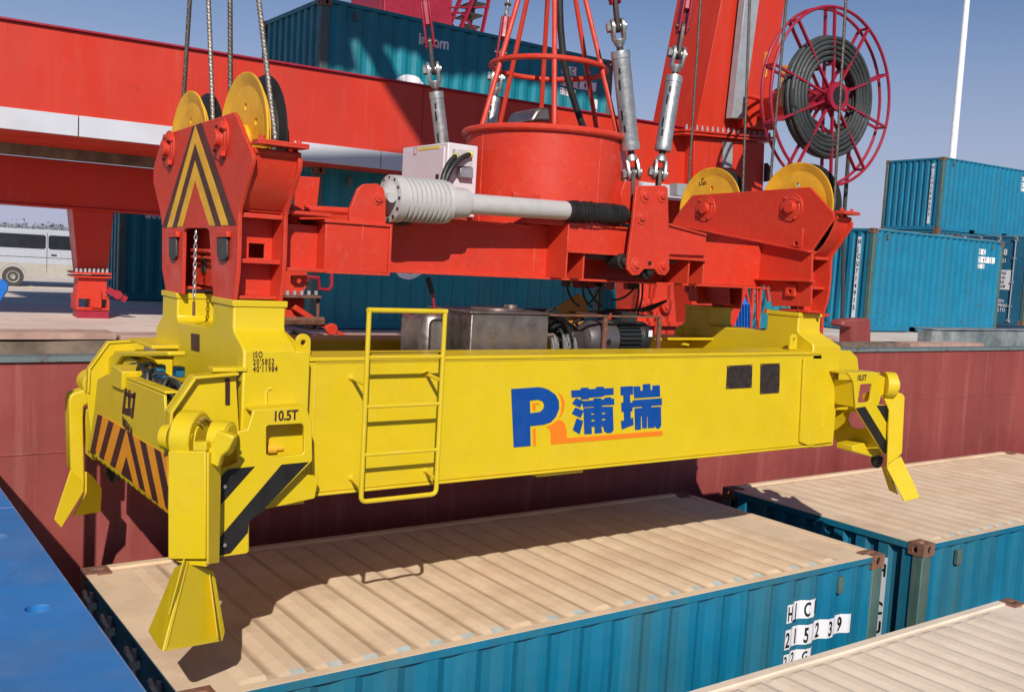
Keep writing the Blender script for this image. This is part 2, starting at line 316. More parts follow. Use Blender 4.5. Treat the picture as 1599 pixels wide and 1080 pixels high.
# mooring post with a hook lip
mp = thing('mooring_post', 'rust-red mooring post with a hooked lip on the dock edge', 'bollard', Y(1342, 539, 6.3))
mb = MB(); sy(mb, [(1329, 541), (1330, 512), (1317, 511), (1315, 506), (1319, 500), (1332, 498), (1358, 497), (1361, 501), (1360, 541)], 6.2, 0.28)
mb.build('post', 'hull', mp, bevel=0.035)
mb = MB(); mb.cyl(Y(1344, 541, 6.36)-V((0, 0, 0.09)), Y(1344, 541, 6.36)+V((0, 0, 0.01)), 0.34); mb.build('base_plate', 'rust', mp)

# blue hatch plate at the lower left, with round sockets
hp = thing('blue_hatch_cover', 'big flat blue steel plate with round sockets filling the lower left corner', 'hatch cover', (-3, -1, 0.9))
outl = [(-7, -8, 1.0), (-0.742, -8, 1.0), (-0.742, 2.66, 1.0), (-7, 2.66, 1.0)]
holes = [circ((-0.895, -1.07+1.0*i, 1.0), 0.043, 2, 28) for i in range(-2, 4)]
mb = MB(); mb.prism(outl, (0, 0, -0.04), holes); mb.box((-6.9, 2.58, 0.72), (-0.80, 2.62, 0.95)); mb.box((-0.84, -7.9, 0.72), (-0.80, 2.5, 0.95)); mb.build('deck_plate', 'blue_plate', hp, smooth=False)
for i in range(-2, 4):
    c = V((-0.895, -1.07+1.0*i, 0))
    mb = MB(); mb.lathe(c+V((0, 0, 0.87)), (0, 0, 1), [(0, 0.0), (0.0, 0.047), (0.088, 0.047)]); mb.build('socket', 'blue_plate', hp)
    mb = MB(); mb.cyl(c+V((0.01, 0.005, 0.87)), c+V((0.01, 0.005, 0.95)), 0.012); mb.build('socket_pin', 'steel', hp)
mb = MB(); mb.box((-7, 0.42, 1.0005), (-0.745, 0.435, 1.004)); mb.box((-1.75, -8, 1.0005), (-1.738, 2.6, 1.0035)); mb.build('weld_seam', 'blue_plate', hp)
mb = MB()
for k in range(26):
    a = V((random.uniform(-1.5, -0.8), random.uniform(-2.6, 2.3), 1.0008)); an = random.gauss(1.2, 0.5); l_ = random.uniform(0.03, 0.16); b = a+V((math.cos(an)*l_, math.sin(an)*l_, 0)); n_ = V((-math.sin(an), math.cos(an), 0))*0.0012; mb.quad(a-n_, b-n_*0.3, b+n_*0.3, a+n_)
mb.build('scratch_marks', 'rust', hp, smooth=False)
bl = thing('blue_bracket', 'small bright blue steel lug poking into the left edge below the van', 'bracket', X(5, 470, -0.9))
mb = MB(); mb.prism([Y(-30, 425, 1.2), Y(3, 436, 1.2), Y(14, 442, 1.2), Y(13, 452, 1.2), Y(1, 473, 1.2), Y(-30, 480, 1.2)], (0, 0.10, 0)); mb.build('lug', 'blue', bl, bevel=0.008)
mb = MB(); a = Y(-25, 470, 1.25); mb.cyl((a.x, 1.25, 1.0), (a.x, 1.25, a.z), 0.04); mb.build('lug_stem', 'blue', bl)

# ================================================================== CONTAINERS
L_, W_, H_ = 6.058, 2.438, 2.591
PIT_S, DEP_S = 0.278, 0.036
def sdep(x):
    t = (x-0.065) % PIT_S
    if t < 0.072: return 0
    if t < 0.140: return DEP_S*(t-0.072)/0.068
    if t < 0.210: return DEP_S
    return DEP_S*(1-(t-0.210)/0.068)
SBR = sorted([0.065+k*PIT_S+d for k in range(22) for d in (0, 0.072, 0.140, 0.210) if 0.155 < 0.065+k*PIT_S+d < L_-0.155])
def decal(mb, x0, x1, z0, z1, off=0.003, y=0.015):
    xs_ = [x0]+[b for b in SBR if x0+0.002 < b < x1-0.002]+[x1]
    for a, b in zip(xs_, xs_[1:]): mb.quad((a, y+sdep(a)-off, z0), (b, y+sdep(b)-off, z0), (b, y+sdep(b)-off, z1), (a, y+sdep(a)-off, z1))
    return mb
def side_text(s, x, z, size, m, parent, sxc=0.6, off=0.0, name='marking'):
    return text(s, name, (0, 0.015, z), (1, 0, 0), size, m, parent, 1.0, off, cutx=None) if False else _stext(s, x, z, size, m, parent, sxc, off, name)
def _stext(s, x, z, size, m, parent, sxc, off, name):
    cuts = [b-x for b in SBR]
    return text(s, name, (x, 0.015, z), (1, 0, 0), size, m, parent, sxc, off, cutx=cuts, disp=lambda q: -sdep(q+x)+0.006, ext=0.0)
def casting_mesh(mb, x, y, z, fx, fy, top=True):
    """corner casting shell with oval openings; fx, fy = -1 or 1 tell which sides face out"""
    a, b, h = 0.178, 0.162, 0.118; t = 0.02
    x1 = x-fx*a; y1 = y-fy*b; xl, xh = min(x, x1), max(x, x1); yl, yh = min(y, y1), max(y, y1); cx, cy, cz = (xl+xh)/2, (yl+yh)/2, z+h/2
    def oval(c, u, v, a_, b_): return [V(c)+V(u)*(a_*math.cos(2*math.pi*k/16))+V(v)*(b_*math.sin(2*math.pi*k/16)) for k in range(16)]
    zt = z+h if top else z; zd = -t if top else t
    mb.prism([(xl, yl, zt), (xh, yl, zt), (xh, yh, zt), (xl, yh, zt)], (0, 0, zd), [oval((cx, cy, zt), (1, 0, 0), (0, 1, 0), 0.058, 0.032)])
    z0, z1 = (z, z+h-t) if top else (z+t, z+h)
    mb.prism([(xl, y, z0), (xh, y, z0), (xh, y, z1), (xl, y, z1)], (0, -fy*t, 0), [oval((cx, y, cz), (1, 0, 0), (0, 0, 1), 0.026, 0.037)])
    yi = (yl+t, yh) if fy < 0 else (yl, yh-t)
    mb.prism([(x, yi[0], z0), (x, yi[1], z0), (x, yi[1], z1), (x, yi[0], z1)], (-fx*t, 0, 0), [oval((x, (yi[0]+yi[1])/2, cz), (0, 1, 0), (0, 0, 1), 0.024, 0.036)])
    mb.box((x1 if x1 < x else x1-0.0, yi[0], z0), (x1+0.008*fx, yi[1], z1))
    yb = y1; xi = (min(x-fx*t, x1+0.008*fx), max(x-fx*t, x1+0.008*fx)); mb.box((xi[0], min(yb, yb+fy*0.008), z0), (xi[1], max(yb, yb+fy*0.008), z1))
def container(label, org, rotz, cm='teal', roof='roof', near=False, door=False, group='blue-green freight containers', serial=None, vertical=None, H=H_, right_detail=True, roofed=True):
    t = thing('freight_container', label, 'container', org, group, rotz=rotz)
    cmm = M[cm]
    mb = MB()      # frame
    for z, hh, dy in ((H-0.06, 0.055, 0.0), (0.0, 0.14, 0.0)):
        for y in (0.004, W_-0.064):
            if z > 0 : mb.box((0.178, y, z), (L_-0.178, y+0.06, z+hh))
            else:
                segs = [(0.178, 1.55), (1.90, 2.0), (2.0, 4.05), (4.40, L_-0.178)] if y < 1 else [(0.178, L_-0.178)]
                segs = [(0.178, 1.85), (2.20, 3.86), (4.21, L_-0.178)] if y < 1 else segs
                for a, b in segs: mb.box((a, y, 0.02), (b, y+0.06, 0.16))
                if y < 1:
                    for a, b in ((1.85, 2.20), (3.86, 4.21)): mb.box((a, y, 0.13), (b, y+0.06, 0.16))
    for x in (0.004, L_-0.064):
        mb.box((x, 0.162, H-0.075), (x+0.06, W_-0.162, H-0.012)); mb.box((x, 0.162, 0.02), (x+0.06, W_-0.162, 0.16))
    mb.build('frame_rails', cmm, t, bevel=0.005)
    for x, y, fx, fy in ((0, 0, -1, -1), (L_, 0, 1, -1), (L_, W_, 1, 1), (0, W_, -1, 1)):
        mb = MB(); x1 = x-fx*0.15; y1 = y-fy*0.12; e = 0.006
        xa, xb = sorted((x-fx*e, x1)); ya, yb = sorted((y-fy*e, y1))
        mb.box((xa, ya, 0.118), (xb, yb, H-0.118)); mb.build('corner_post', 'post', t, bevel=0.012)
        for z, top in ((H-0.118, True), (0, False)):
            mb = MB(); casting_mesh(mb, x, y, z, fx, fy, top); mb.build('corner_casting', 'casting', t, bevel=0.004)
    xs_ = [0.15]+SBR+[L_-0.15]
    for y, sg in ((0.015, 1), (W_-0.015, -1)):
        mb = MB(); bmq = mb.bm         # sides
        pr = None
        for x in xs_:
            d = sdep(x); a = bmq.verts.new((x, y+sg*d, 0.155)); b = bmq.verts.new((x, y+sg*d, H-0.055))
            if pr: bmq.faces.new((pr[0], a, b, pr[1]))
            pr = (a, b)
        mb.build('side_panel', cmm, t, angle=20)
    for x, sg in ((0.02, 1), (L_-0.02, -1)):
        if door and x < 1: continue
        mb = MB(); bmq = mb.bm         # ends
        pr = None; y = 0.12
        while y < W_-0.12:
            for dy, d in ((0, 0), (0.105, 0), (0.125, 0.045), (0.225, 0.045), (0.25, 0)):
                yy = min(y+dy, W_-0.12); a = bmq.verts.new((x+sg*d, yy, 0.155)); b = bmq.verts.new((x+sg*d, yy, H-0.07))
                if pr: bmq.faces.new((pr[0], a, b, pr[1]))
                pr = (a, b)
            y += 0.25
        mb.build('end_panel', cmm, t, angle=20)
    if door:
        for k in range(2):
            y0 = 0.14+k*(W_/2-0.13); y1 = y0+W_/2-0.155
            mb = MB(); mb.box((0.018, y0, 0.16), (0.05, y1, H-0.08))
            for z in (0.75, 1.35, 1.95): mb.box((0.012, y0+0.05, z), (0.0178, y1-0.05, z+0.06))
            dl = mb.build('door', cmm, t, bevel=0.004)
            for f in (0.28, 0.75):
                yy = y0+(y1-y0)*f
                mb = MB(); mb.cyl((-0.012, yy, 0.05), (-0.012, yy, H-0.05), 0.017, n=10)
                for z in (0.10, 0.5, 1.2, 1.9, H-0.16): mb.box((-0.03, yy-0.045, z), (0.012, yy+0.045, z+0.05))
                for z in (0.06, H-0.10): mb.tube([(-0.03, yy-0.06, z), (-0.055, yy-0.03, z+0.04), (-0.05, yy+0.03, z+0.05), (-0.03, yy+0.06, z+0.01)], 0.016, 8)
                mb.build('locking_bar', 'zinc', dl)
    if roofed:
        mb = MB(); bmq = mb.bm; p = 0.228; nb = int((L_-0.62)/p)
        prof = [(0.075, 0)]
        for k in range(nb):
            x = 0.33+k*p
            prof += [(x-0.005, 0), (x+0.06, 1), (x+0.150, 1), (x+0.192, 0), (x+0.207, 0)]
        prof += [(L_-0.075, 0)]
        yy = [0.066, 0.105, 0.15, 0.75, 1.35, 1.9, W_-0.15, W_-0.105, W_-0.066]; amp = [0, 0, 1, 1, 1, 1, 1, 0, 0]
        g = [[bmq.verts.new((x, y, H-0.018+0.0135*r*a+(0.004*noise.noise(V((x*1.3, y*1.3, org[0])))) )) for x, r in prof] for y, a in zip(yy, amp)]
        for j in range(len(yy)-1):
            for i in range(len(prof)-1):
                f = bmq.faces.new((g[j][i], g[j][i+1], g[j+1][i+1], g[j+1][i]))
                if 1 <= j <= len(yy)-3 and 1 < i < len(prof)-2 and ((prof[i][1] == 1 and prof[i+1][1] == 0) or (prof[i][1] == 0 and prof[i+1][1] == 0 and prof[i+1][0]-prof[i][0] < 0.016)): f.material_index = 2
                if j == 1 and prof[i][1]+prof[i+1][1] == 2 and near and (i*7) % 11 not in (3, 8): f.material_index = 1
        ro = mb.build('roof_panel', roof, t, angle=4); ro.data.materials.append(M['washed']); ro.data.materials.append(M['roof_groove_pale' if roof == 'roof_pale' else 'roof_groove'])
        mb = MB()
        for y in (0.002, W_-0.068): mb.box((0.178, y, H-0.0045), (L_-0.178, y+0.066, H-0.0005))
        mb.box((0.178, W_-0.0685, H-0.022), (L_-0.178, W_-0.0645, H-0.0046)); mb.box((L_-0.079, 0.17, H-0.022), (L_-0.0655, W_-0.17, H-0.0116))
        for x in (0.0045, L_-0.0765): mb.box((x, 0.162, H-0.0115), (x+0.072, W_-0.162, H-0.006))
        mb.build('roof_edge', roof, t)
    # small ventilator covers
    for x in (L_-0.60, 0.60):
        mb = MB(); mb.box((x-0.035, -0.012, H-0.26), (x+0.035, 0.03, H-0.12)); mb.build('vent_cover', 'post', t, bevel=0.006)
    if serial:
        x0 = 4.80; rows = serial
        mb = MB(); decal(mb, x0, x0+0.385, H-0.415, H-0.262)
        if len(rows[1]) <= 4: decal(mb, x0, x0+0.6, H-0.635, H-0.47)
        else: decal(mb, x0, x0+0.855, H-0.635, H-0.47)
        decal(mb, x0, x0+0.385, H-0.795, H-0.675)
        dc = mb.build('marking_decal', 'label_white', t, smooth=False)
        for ch, px in zip(rows[0], (0.008, 0.14, 0.232, 0.35)): side_text(ch, x0+px, H-0.395, 0.165, 'black', dc, 0.55, 0.004)
        for ch, px in zip(rows[1], (0.004, 0.142, 0.245, 0.425, 0.555, 0.72)): side_text(ch, x0+px, H-0.615, 0.175, 'black', dc, 0.60, 0.004)
        for ch, px in zip(rows[2], (0.004, 0.135, 0.245, 0.35)): side_text(ch, x0+px, H-0.778, 0.125, 'black', dc, 0.62, 0.003)
    if vertical:
        mb = MB(); mb.quad((0.012, 0.36, H-0.22), (0.012, 0.36, H-2.35), (0.012, 0.47, H-2.35), (0.012, 0.47, H-0.22)); dc = mb.build('end_marking_strip', 'label_white', t, smooth=False)
        for k, ch in enumerate(vertical):
            text(ch, 'end_marking', (0.008, 0.452, H-0.40-k*0.185), (0, -1, 0), 0.165, 'black', dc, 0.75, 0.004)
    return t
def side_local(t, u, v):
    """point of a container's front side under a photo pixel, in the container's own coordinates"""
    rz = t.rotation_euler.z; o = t.location; n = V((math.sin(rz), -math.cos(rz), 0)); p = PL(u, v, o, n)-o
    return V((p.x*math.cos(rz)+p.y*math.sin(rz), 0, p.z))
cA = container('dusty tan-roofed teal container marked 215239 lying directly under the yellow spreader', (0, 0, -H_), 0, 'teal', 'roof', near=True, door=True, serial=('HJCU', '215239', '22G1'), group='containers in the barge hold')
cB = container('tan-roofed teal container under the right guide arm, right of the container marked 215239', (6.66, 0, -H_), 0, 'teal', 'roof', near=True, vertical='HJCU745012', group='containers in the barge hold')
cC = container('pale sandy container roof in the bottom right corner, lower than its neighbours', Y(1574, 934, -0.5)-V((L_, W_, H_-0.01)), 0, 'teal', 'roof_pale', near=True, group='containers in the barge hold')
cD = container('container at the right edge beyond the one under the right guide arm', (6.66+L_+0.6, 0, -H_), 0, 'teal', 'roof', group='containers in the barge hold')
# middle stack on the dock behind the girder
mo = V((4.92, 9.72, GZ))
cE = container('lower dark teal container of the middle stack, seen below the red lifting frame', mo, math.radians(0.5), 'teal_dark', group='stacked containers on the dock', roofed=False)
cF = container('upper dark teal container marked 058848 standing behind the long red girder', mo+V((0, 0, H_)), math.radians(0.5), 'teal_dark', group='stacked containers on the dock', serial=('HJCU', '058848', '22G1'))
cG = container('teal container standing on the dock with rusty bottom, marked 714915, right behind the mooring post', (20.0, 10.0, 1.09), math.radians(-0.7), 'teal_light', group='stacked containers on the dock', serial=('HJCU', '714915', '22G1'), vertical='HJCU714915')
cL = container('shaded teal container half hidden behind the crane column and red bogie', (11.7, 10.6, GZ), 0, 'teal_dark', group='stacked containers on the dock', vertical='HJCU450217', roofed=False)
cI = container('hidden lower container carrying the bright blue one at the upper right', (31.1, 15.1, 1.09), math.radians(-4), 'teal', group='stacked containers on the dock', H=3.20, roofed=False)
cH = container('bright blue-green container at the upper right with the white mast behind it', (31.1, 15.1, 4.29), math.radians(-4), 'teal_light', group='stacked containers on the dock', serial=('HJCU', '4553', '22G1'), vertical='HJCU204553')
cJ = container('blue container with door end and white data panel at the right edge', D(1597, 508, 28.5), math.radians(-1), 'blue_cont', group='stacked containers on the dock', door=True)
cK = container('shaded teal container on the dock between the red crane foot and the left tower', (3.62, 16.4, GZ), math.radians(0.0), 'teal_dark', group='stacked containers on the dock')
# company lettering and rings on the middle stack
def ring_decal(t, u, v, r0, r1, name='ring_logo'):
    c = side_local(t, u, v); mb = MB(); n = 48; q = lambda a, r: (c.x+r*math.cos(a), 0, c.z+r*math.sin(a))
    for k in range(n):
        a, b = 2*math.pi*k/n, 2*math.pi*(k+1)/n; mb.quad(q(a, r0), q(a, r1), q(b, r1), q(b, r0))
    for bx in SBR: bmesh.ops.bisect_plane(mb.bm, geom=mb.bm.verts[:]+mb.bm.edges[:]+mb.bm.faces[:], plane_co=(bx, 0, 0), plane_no=(1, 0, 0))
    for vv in mb.bm.verts: vv.co.y = 0.015+sdep(vv.co.x)-0.005
    mb.build(name, 'label_white', t, smooth=False)
ring_decal(cF, 641, 152, 0.25, 0.37); ring_decal(cE, 640, 405, 0.24, 0.34); ring_decal(cE, 815, 405, 0.22, 0.31)
p = side_local(cF, 654, 66); side_text('in.com', p.x, p.z-0.02, 0.26, 'label_white', cF, 0.85, 0.008, 'web_address')
p = side_local(cF, 690, 190); side_text('HANJIN', p.x, p.z+0.02, 0.72, 'label_white', cF, 1.15, 0.02, 'company_lettering')
mb = MB(); q = side_local(cF, 926, 168); decal(mb, q.x, q.x+0.14, q.z-0.02, q.z+0.16); decal(mb, q.x+0.03, q.x+0.11, q.z-0.16, q.z-0.04); mb.build('small_decal', 'label_white', cF, smooth=False)
p = side_local(cK, 227, 341); side_text('www.', p.x, p.z, 0.20, 'label_white', cK, 0.9, 0.006, 'web_address')
# big letter on the end of the upper middle container, and data rows on the lower one
text('H', 'end_lettering', (0.012, 1.75, 0.62), (0, -1, 0), 0.95, 'label_white', cF, 0.75, 0.03)
for k, s in enumerate(('MAX', '30,480', 'TARE', '2,290', 'CU.CAP')): text(s, 'data_lettering', (0.012, 0.62, 1.55-k*0.16), (0, -1, 0), 0.12, 'label_white', cE, 0.8, 0.002)
text('318', 'door_marking', (0.006, 1.0, 2.02), (0, -1, 0), 0.24, 'label_white', cJ, 0.9, 0.008); text('22G1', 'door_marking', (0.006, 1.0, 1.80), (0, -1, 0), 0.16, 'label_white', cJ, 0.9, 0.004)
mb = MB(); mb.quad((0.004, 1.02, 1.0), (0.004, 1.02, 1.58), (0.004, 0.5, 1.58), (0.004, 0.5, 1.0)); dc = mb.build('data_panel', 'label_white', cJ, smooth=False)
for k, s in enumerate(('30,480 KG', '67,200 LB', '2,290 KG', '33.2 CU.M')): text(s, 'data_lettering', (-0.002, 1.0, 1.45-k*0.13), (0, -1, 0), 0.11, 'black', dc, 0.75, 0.001)
text('TAISEN\nSHIPPING\nCO.,LTD', 'door_lettering', (0.004, 1.05, 0.62), (0, -1, 0), 0.14, 'label_white', cJ, 0.9, 0.002)

# ================================================================== VAN, TREES, MAST
vo = D(20, 447, 33); va = math.radians(90-35.69+12.0)   # broadside on
rzv = -math.radians(35.69-27.5+0.0)
van = thing('parked_van', 'dusty silver van parked on the dock at the far left under the red girder', 'van', vo, rotz=rzv)
mb = MB()
out = [(-2.0, 0.36), (-1.98, 1.0), (-1.9, 1.85), (-1.75, 1.93), (2.3, 1.97), (2.62, 1.9), (3.05, 1.15), (3.6, 1.0), (3.72, 0.42)]
def arch(cx, r): return [(cx+r*math.cos(a), 0.36+r*math.sin(a)) for a in [math.pi*k/8 for k in range(9)]]
full = out+arch(2.75, 0.40)+arch(0.0, 0.40)
mb.prism([(x, 0, z) for x, z in full], (0, 1.75, 0)); bd = mb.build('body', 'van', van, bevel=0.05)
mb = MB(); lowp = [(-1.98, 0.37), (-1.99, 0.80), (3.6, 0.80), (3.7, 0.43)]+arch(2.75, 0.41)+arch(0.0, 0.41); mb.prism([(x, -0.006, z) for x, z in lowp], (0, 0.004, 0)); mb.build('dusty_lower_panel', 'van_dirt', van)
for x0, x1 in ((-1.72, -0.62), (-0.56, 0.98), (1.06, 2.35)):
    mb = MB(); mb.prism([(x0+0.05, -0.012, 1.30), (x1-0.05, -0.012, 1.30), (x1, -0.012, 1.35), (x1, -0.012, 1.72), (x1-0.05, -0.012, 1.77), (x0+0.05, -0.012, 1.77), (x0, -0.012, 1.72), (x0, -0.012, 1.35)], (0, 0.008, 0)); mb.build('window', 'glass', van)
mb = MB()
for x in (1.02, -0.59): mb.box((x-0.008, -0.007, 0.5), (x+0.008, 0.0, 1.85))
mb.box((-1.95, -0.008, 1.0), (3.2, 0, 1.015)); mb.build('door_gap', 'black', van)
for cx in (0.0, 2.75):
    mb = MB(); mb.lathe((cx, 0.02, 0.33), (0, 1, 0), [(0, 0.22), (0.0, 0.33), (0.2, 0.33)], 28); wh = mb.build('wheel', 'tyre', van)
    mb = MB(); mb.lathe((cx, 0.0, 0.33), (0, 1, 0), [(0.02, 0.0), (0.0, 0.07), (0.03, 0.10), (0.015, 0.2), (0.03, 0.215)], 24); mb.build('rim', 'wheel', wh)
mb = MB(); mb.box((1.15, -0.02, 1.08), (1.32, 0.0, 1.13)); mb.build('door_handle', 'black', van); mb = MB(); mb.box((2.35, -0.28, 1.15), (2.45, -0.02, 1.4)); mb.build('wing_mirror', 'black', van, bevel=0.03)

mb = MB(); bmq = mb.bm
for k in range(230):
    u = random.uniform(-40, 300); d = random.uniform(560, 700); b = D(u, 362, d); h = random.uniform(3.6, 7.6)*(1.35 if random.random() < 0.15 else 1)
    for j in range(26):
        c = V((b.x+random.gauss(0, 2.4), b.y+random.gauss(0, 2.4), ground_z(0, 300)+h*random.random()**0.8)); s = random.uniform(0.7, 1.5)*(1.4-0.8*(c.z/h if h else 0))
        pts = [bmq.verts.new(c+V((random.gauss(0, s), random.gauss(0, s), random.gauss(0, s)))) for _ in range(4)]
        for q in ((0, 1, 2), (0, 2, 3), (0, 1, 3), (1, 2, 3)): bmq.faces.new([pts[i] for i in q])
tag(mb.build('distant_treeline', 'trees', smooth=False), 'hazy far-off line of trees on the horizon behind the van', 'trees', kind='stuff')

ma = D(1487, 246, 60); mtop = D(1506, -60, 60)
mast = thing('light_mast', 'tall slim white mast rising behind the bright blue-green container at the upper right', 'mast', (ma.x, ma.y, 0.6))
mb = MB(); mb.lathe((ma.x, ma.y, 0.6), (0, 0, 1), [(0, 0.26), (12, 0.20), (26, 0.13), (26.2, 0.05)], 20); mb.build('pole', 'mast', mast)
mb = MB(); mb.cyl((ma.x, ma.y, 0.55), (ma.x, ma.y, 0.68), 0.45); mb.build('base_flange', 'zinc', mast)

# ================================================================== GANTRY CRANE on the dock
ga = math.radians(93.4); gd = V((math.sin(ga), math.cos(ga), 0)); gn = V((-gd.y, gd.x, 0))     # along the girder, and away from the camera
if gn.y < 0: gn = -gn
cr = thing('gantry_crane', 'large orange-red dock crane whose long girder and leg stand behind the spreader', 'crane', (2.1, 11.6, GZ))
G0 = D(0, 200, 12.4)
def GP(s, w_, z): q = G0+gd*s+gn*w_; return V((q.x, q.y, z))
z0 = G0.z
def gbox(mb, s0, s1, w0, w1, za, zb): return mb.prism([GP(s0, w0, za), GP(s1, w0, za), GP(s1, w1, za), GP(s0, w1, za)], (0, 0, zb-za))
mb = MB(); gbox(mb, -8, 12.2, 0, 2.2, z0, z0+1.34); gd_o = mb.build('girder', 'crane_red', cr, bevel=0.01)
mb = MB(); gbox(mb, -8, 12.2, -0.05, 2.25, z0+1.34, z0+1.365)
mb.build('top_flange', 'crane_dark', gd_o)
mb = MB()
for a, b in ((-8, -1.6), (-1.585, 0.9), (0.915, 5.2), (5.215, 8.3), (8.315, 12.2)): gbox(mb, a, b, -0.055, -0.003, z0-0.005, z0+0.262)
mb.build('white_band', 'white_stripe', gd_o, bevel=0.004)
mb = MB()
for k in (-5, 5.9, 9.3): gbox(mb, k, k+0.015, -0.006, 0.0, z0+0.27, z0+1.33)
mb.build('weld_seam', 'crane_dark', gd_o)
mb = MB(); gbox(mb, -8, 12, 2.24, 2.34, z0-0.16, z0+0.05); mb.build('cable_trough', 'kerb', gd_o)
mb = MB(); gbox(mb, -8, 3.2, 2.36, 3.0, z0-0.86, z0-0.165); lb = mb.build('sill_beam', 'crane_red', cr, bevel=0.01)
mb = MB(); gbox(mb, -8, 3.2, 2.33, 3.03, z0-0.885, z0-0.862); mb.build('lower_flange', 'crane_red', lb)
# tapered foot leg
fd = 15.5; Pf = D(145, 483, fd)
def FP(u, v): return PL(u, v, Pf, -gn)
mb = MB(); t1 = [FP(112, 314), FP(179, 316), FP(168, 428), FP(122, 428)]
mb.loft([[t1[3], t1[2], t1[2]+gn*0.5, t1[3]+gn*0.5], [t1[0], t1[1], t1[1]+gn*0.62, t1[0]+gn*0.62]]); leg = mb.build('foot_leg', 'crane_red', cr, bevel=0.01)
mb = MB(); a, b = FP(114, 427), FP(173, 429); mb.prism([a-gn*0.08, b-gn*0.08, b+gn*0.6, a+gn*0.6], (0, 0, 0.03)); a, b = FP(114, 430), FP(173, 432); mb.prism([a-gn*0.08, b-gn*0.08, b+gn*0.6, a+gn*0.6], (0, 0, -0.025)); mb.build('bolted_flange', 'crane_red', leg)
mb = MB()
for k in range(8):
    q = FP(119+k*6.8, 424)-gn*0.04; mb.cyl(q-V((0, 0, 0.02)), q+V((0, 0, 0.05)), 0.022, n=6)
mb.build('flange_bolts', 'zinc', leg)
mb = MB(); a, b, c, d = FP(123, 431), FP(167, 433), FP(167, 464), FP(120, 462); mb.prism([a, b, c, d], gn*0.45)
a, b, c, d = FP(119, 462), FP(171, 464), FP(171, 484), FP(120, 483)
mb.prism([FP(119, 462), FP(171, 464), FP(171, 468), FP(119, 466)], gn*0.6); mb.prism([FP(119, 480), FP(171, 481), FP(171, 485), FP(119, 484)], gn*0.6)
for u in (119, 141, 167): mb.prism([FP(u, 464), FP(u+4, 464), FP(u+4, 482), FP(u, 481)], gn*0.55)
mb.prism([FP(142, 452), FP(158, 453), FP(158, 481), FP(142, 480)], -gn*0.04); mb.build('foot_base', 'crane_red', leg, bevel=0.006)
mb = MB(); a = FP(167, 452); b = FP(197, 468); mb.beam(a, b, 0.06, 0.10); mb.cyl(FP(183, 460)-gn*0.06, FP(183, 460)+gn*0.06, 0.07); mb.build('rail_clamp_arm', 'crane_dark', leg)
mb = MB(); a = FP(121, 484)-V((0, 0, 0.0)); b = FP(170, 486); mb.prism([V((a.x, a.y, GZ-0.02)), V((b.x, b.y, GZ-0.02)), V((b.x, b.y, GZ-0.02))+gn*0.5, V((a.x, a.y, GZ-0.02))+gn*0.5], (0, 0, a.z-GZ+0.01)); mb.build('foot_shoe', 'crane_dark', leg)

# main leg (leaning column) at the right
cdp = D(1130, 205, 18.5)
def CPt(u, v, w_=0): return PL(u, v, cdp, -gn)+gn*w_
def col(u0, v0, u1, v1, u2, v2, u3, v3, dep=1.3): return [CPt(u0, v0), CPt(u1, v1), CPt(u1, v1)+gn*dep, CPt(u0, v0)+gn*dep], [CPt(u3, v3), CPt(u2, v2), CPt(u2, v2)+gn*dep, CPt(u3, v3)+gn*dep]
mb = MB(); mb.loft(col(1086, 205, 1196, 216, 1236, -70, 1141, -70)); cl = mb.build('leg_column', 'crane_red', cr, bevel=0.01)
mb = MB(); mb.loft(col(1080, 585, 1120, 586, 1188, 395, 1082, 390)); mb.loft(col(1082, 389, 1188, 394, 1194, 224, 1084, 212)); mb.build('lower_column', 'crane_red', cl, bevel=0.01)
mb = MB()
for dv in (0, 5):
    a, b = CPt(1062, 202+dv), CPt(1204, 215+dv); mb.prism([a-gn*0.12, b-gn*0.12, b+gn*1.4, a+gn*1.4], (0, 0, -0.035))
mb.build('column_flange', 'crane_red', cl)
mb = MB()
for k in range(17):
    q = CPt(1068+k*8.1, 201+k*0.75)-gn*0.07; mb.cyl(q-V((0, 0, 0.02)), q+V((0, 0, 0.075)), 0.028, 0.012, n=6)
mb.build('flange_bolts', 'zinc', cl)
mb = MB()    # folded grey cable guard on the column
a0, a1 = CPt(1128, 186, -0.25), CPt(1146, 187, -0.25); b0_, b1_ = CPt(1155, -60, -0.25), CPt(1179, -60, -0.25)
mb.prism([a0, a1, b1_, b0_], gn*0.16); mb.prism([a0+gn*-0.01, a0+(a1-a0)*0.25-gn*0.01, b0_+(b1_-b0_)*0.25-gn*0.01, b0_-gn*0.01], gn*0.008)
mb.prism([CPt(1127, 222, -0.06), CPt(1141, 223, -0.06), CPt(1140, 262, -0.06), CPt(1126, 262, -0.06)], gn*0.05)
mb.build('cable_guard', 'zinc', cl, bevel=0.006)
mb = MB(); mb.prism([CPt(1040, 287, -0.3), CPt(1072, 290, -0.3), CPt(1072, 309, -0.3), CPt(1040, 306, -0.3)], gn*0.2); mb.build('grey_panel', 'zinc', cl)
mb = MB(); mb.tube([CPt(1150, 150, -0.2), CPt(1186, 159, -0.2), CPt(1222, 168, -0.5)], 0.05, 8); mb.prism([CPt(1150, 158), CPt(1196, 166), CPt(1196, 205), CPt(1150, 200)], -gn*0.25); mb.build('reel_support', 'crane_red', cl, bevel=0.01)
# small lugs
mb = MB(); mb.prism([CPt(1193, 255), CPt(1200, 266), CPt(1201, 280), CPt(1192, 284)], -gn*0.1); mb.build('lug', 'rubber', cl)

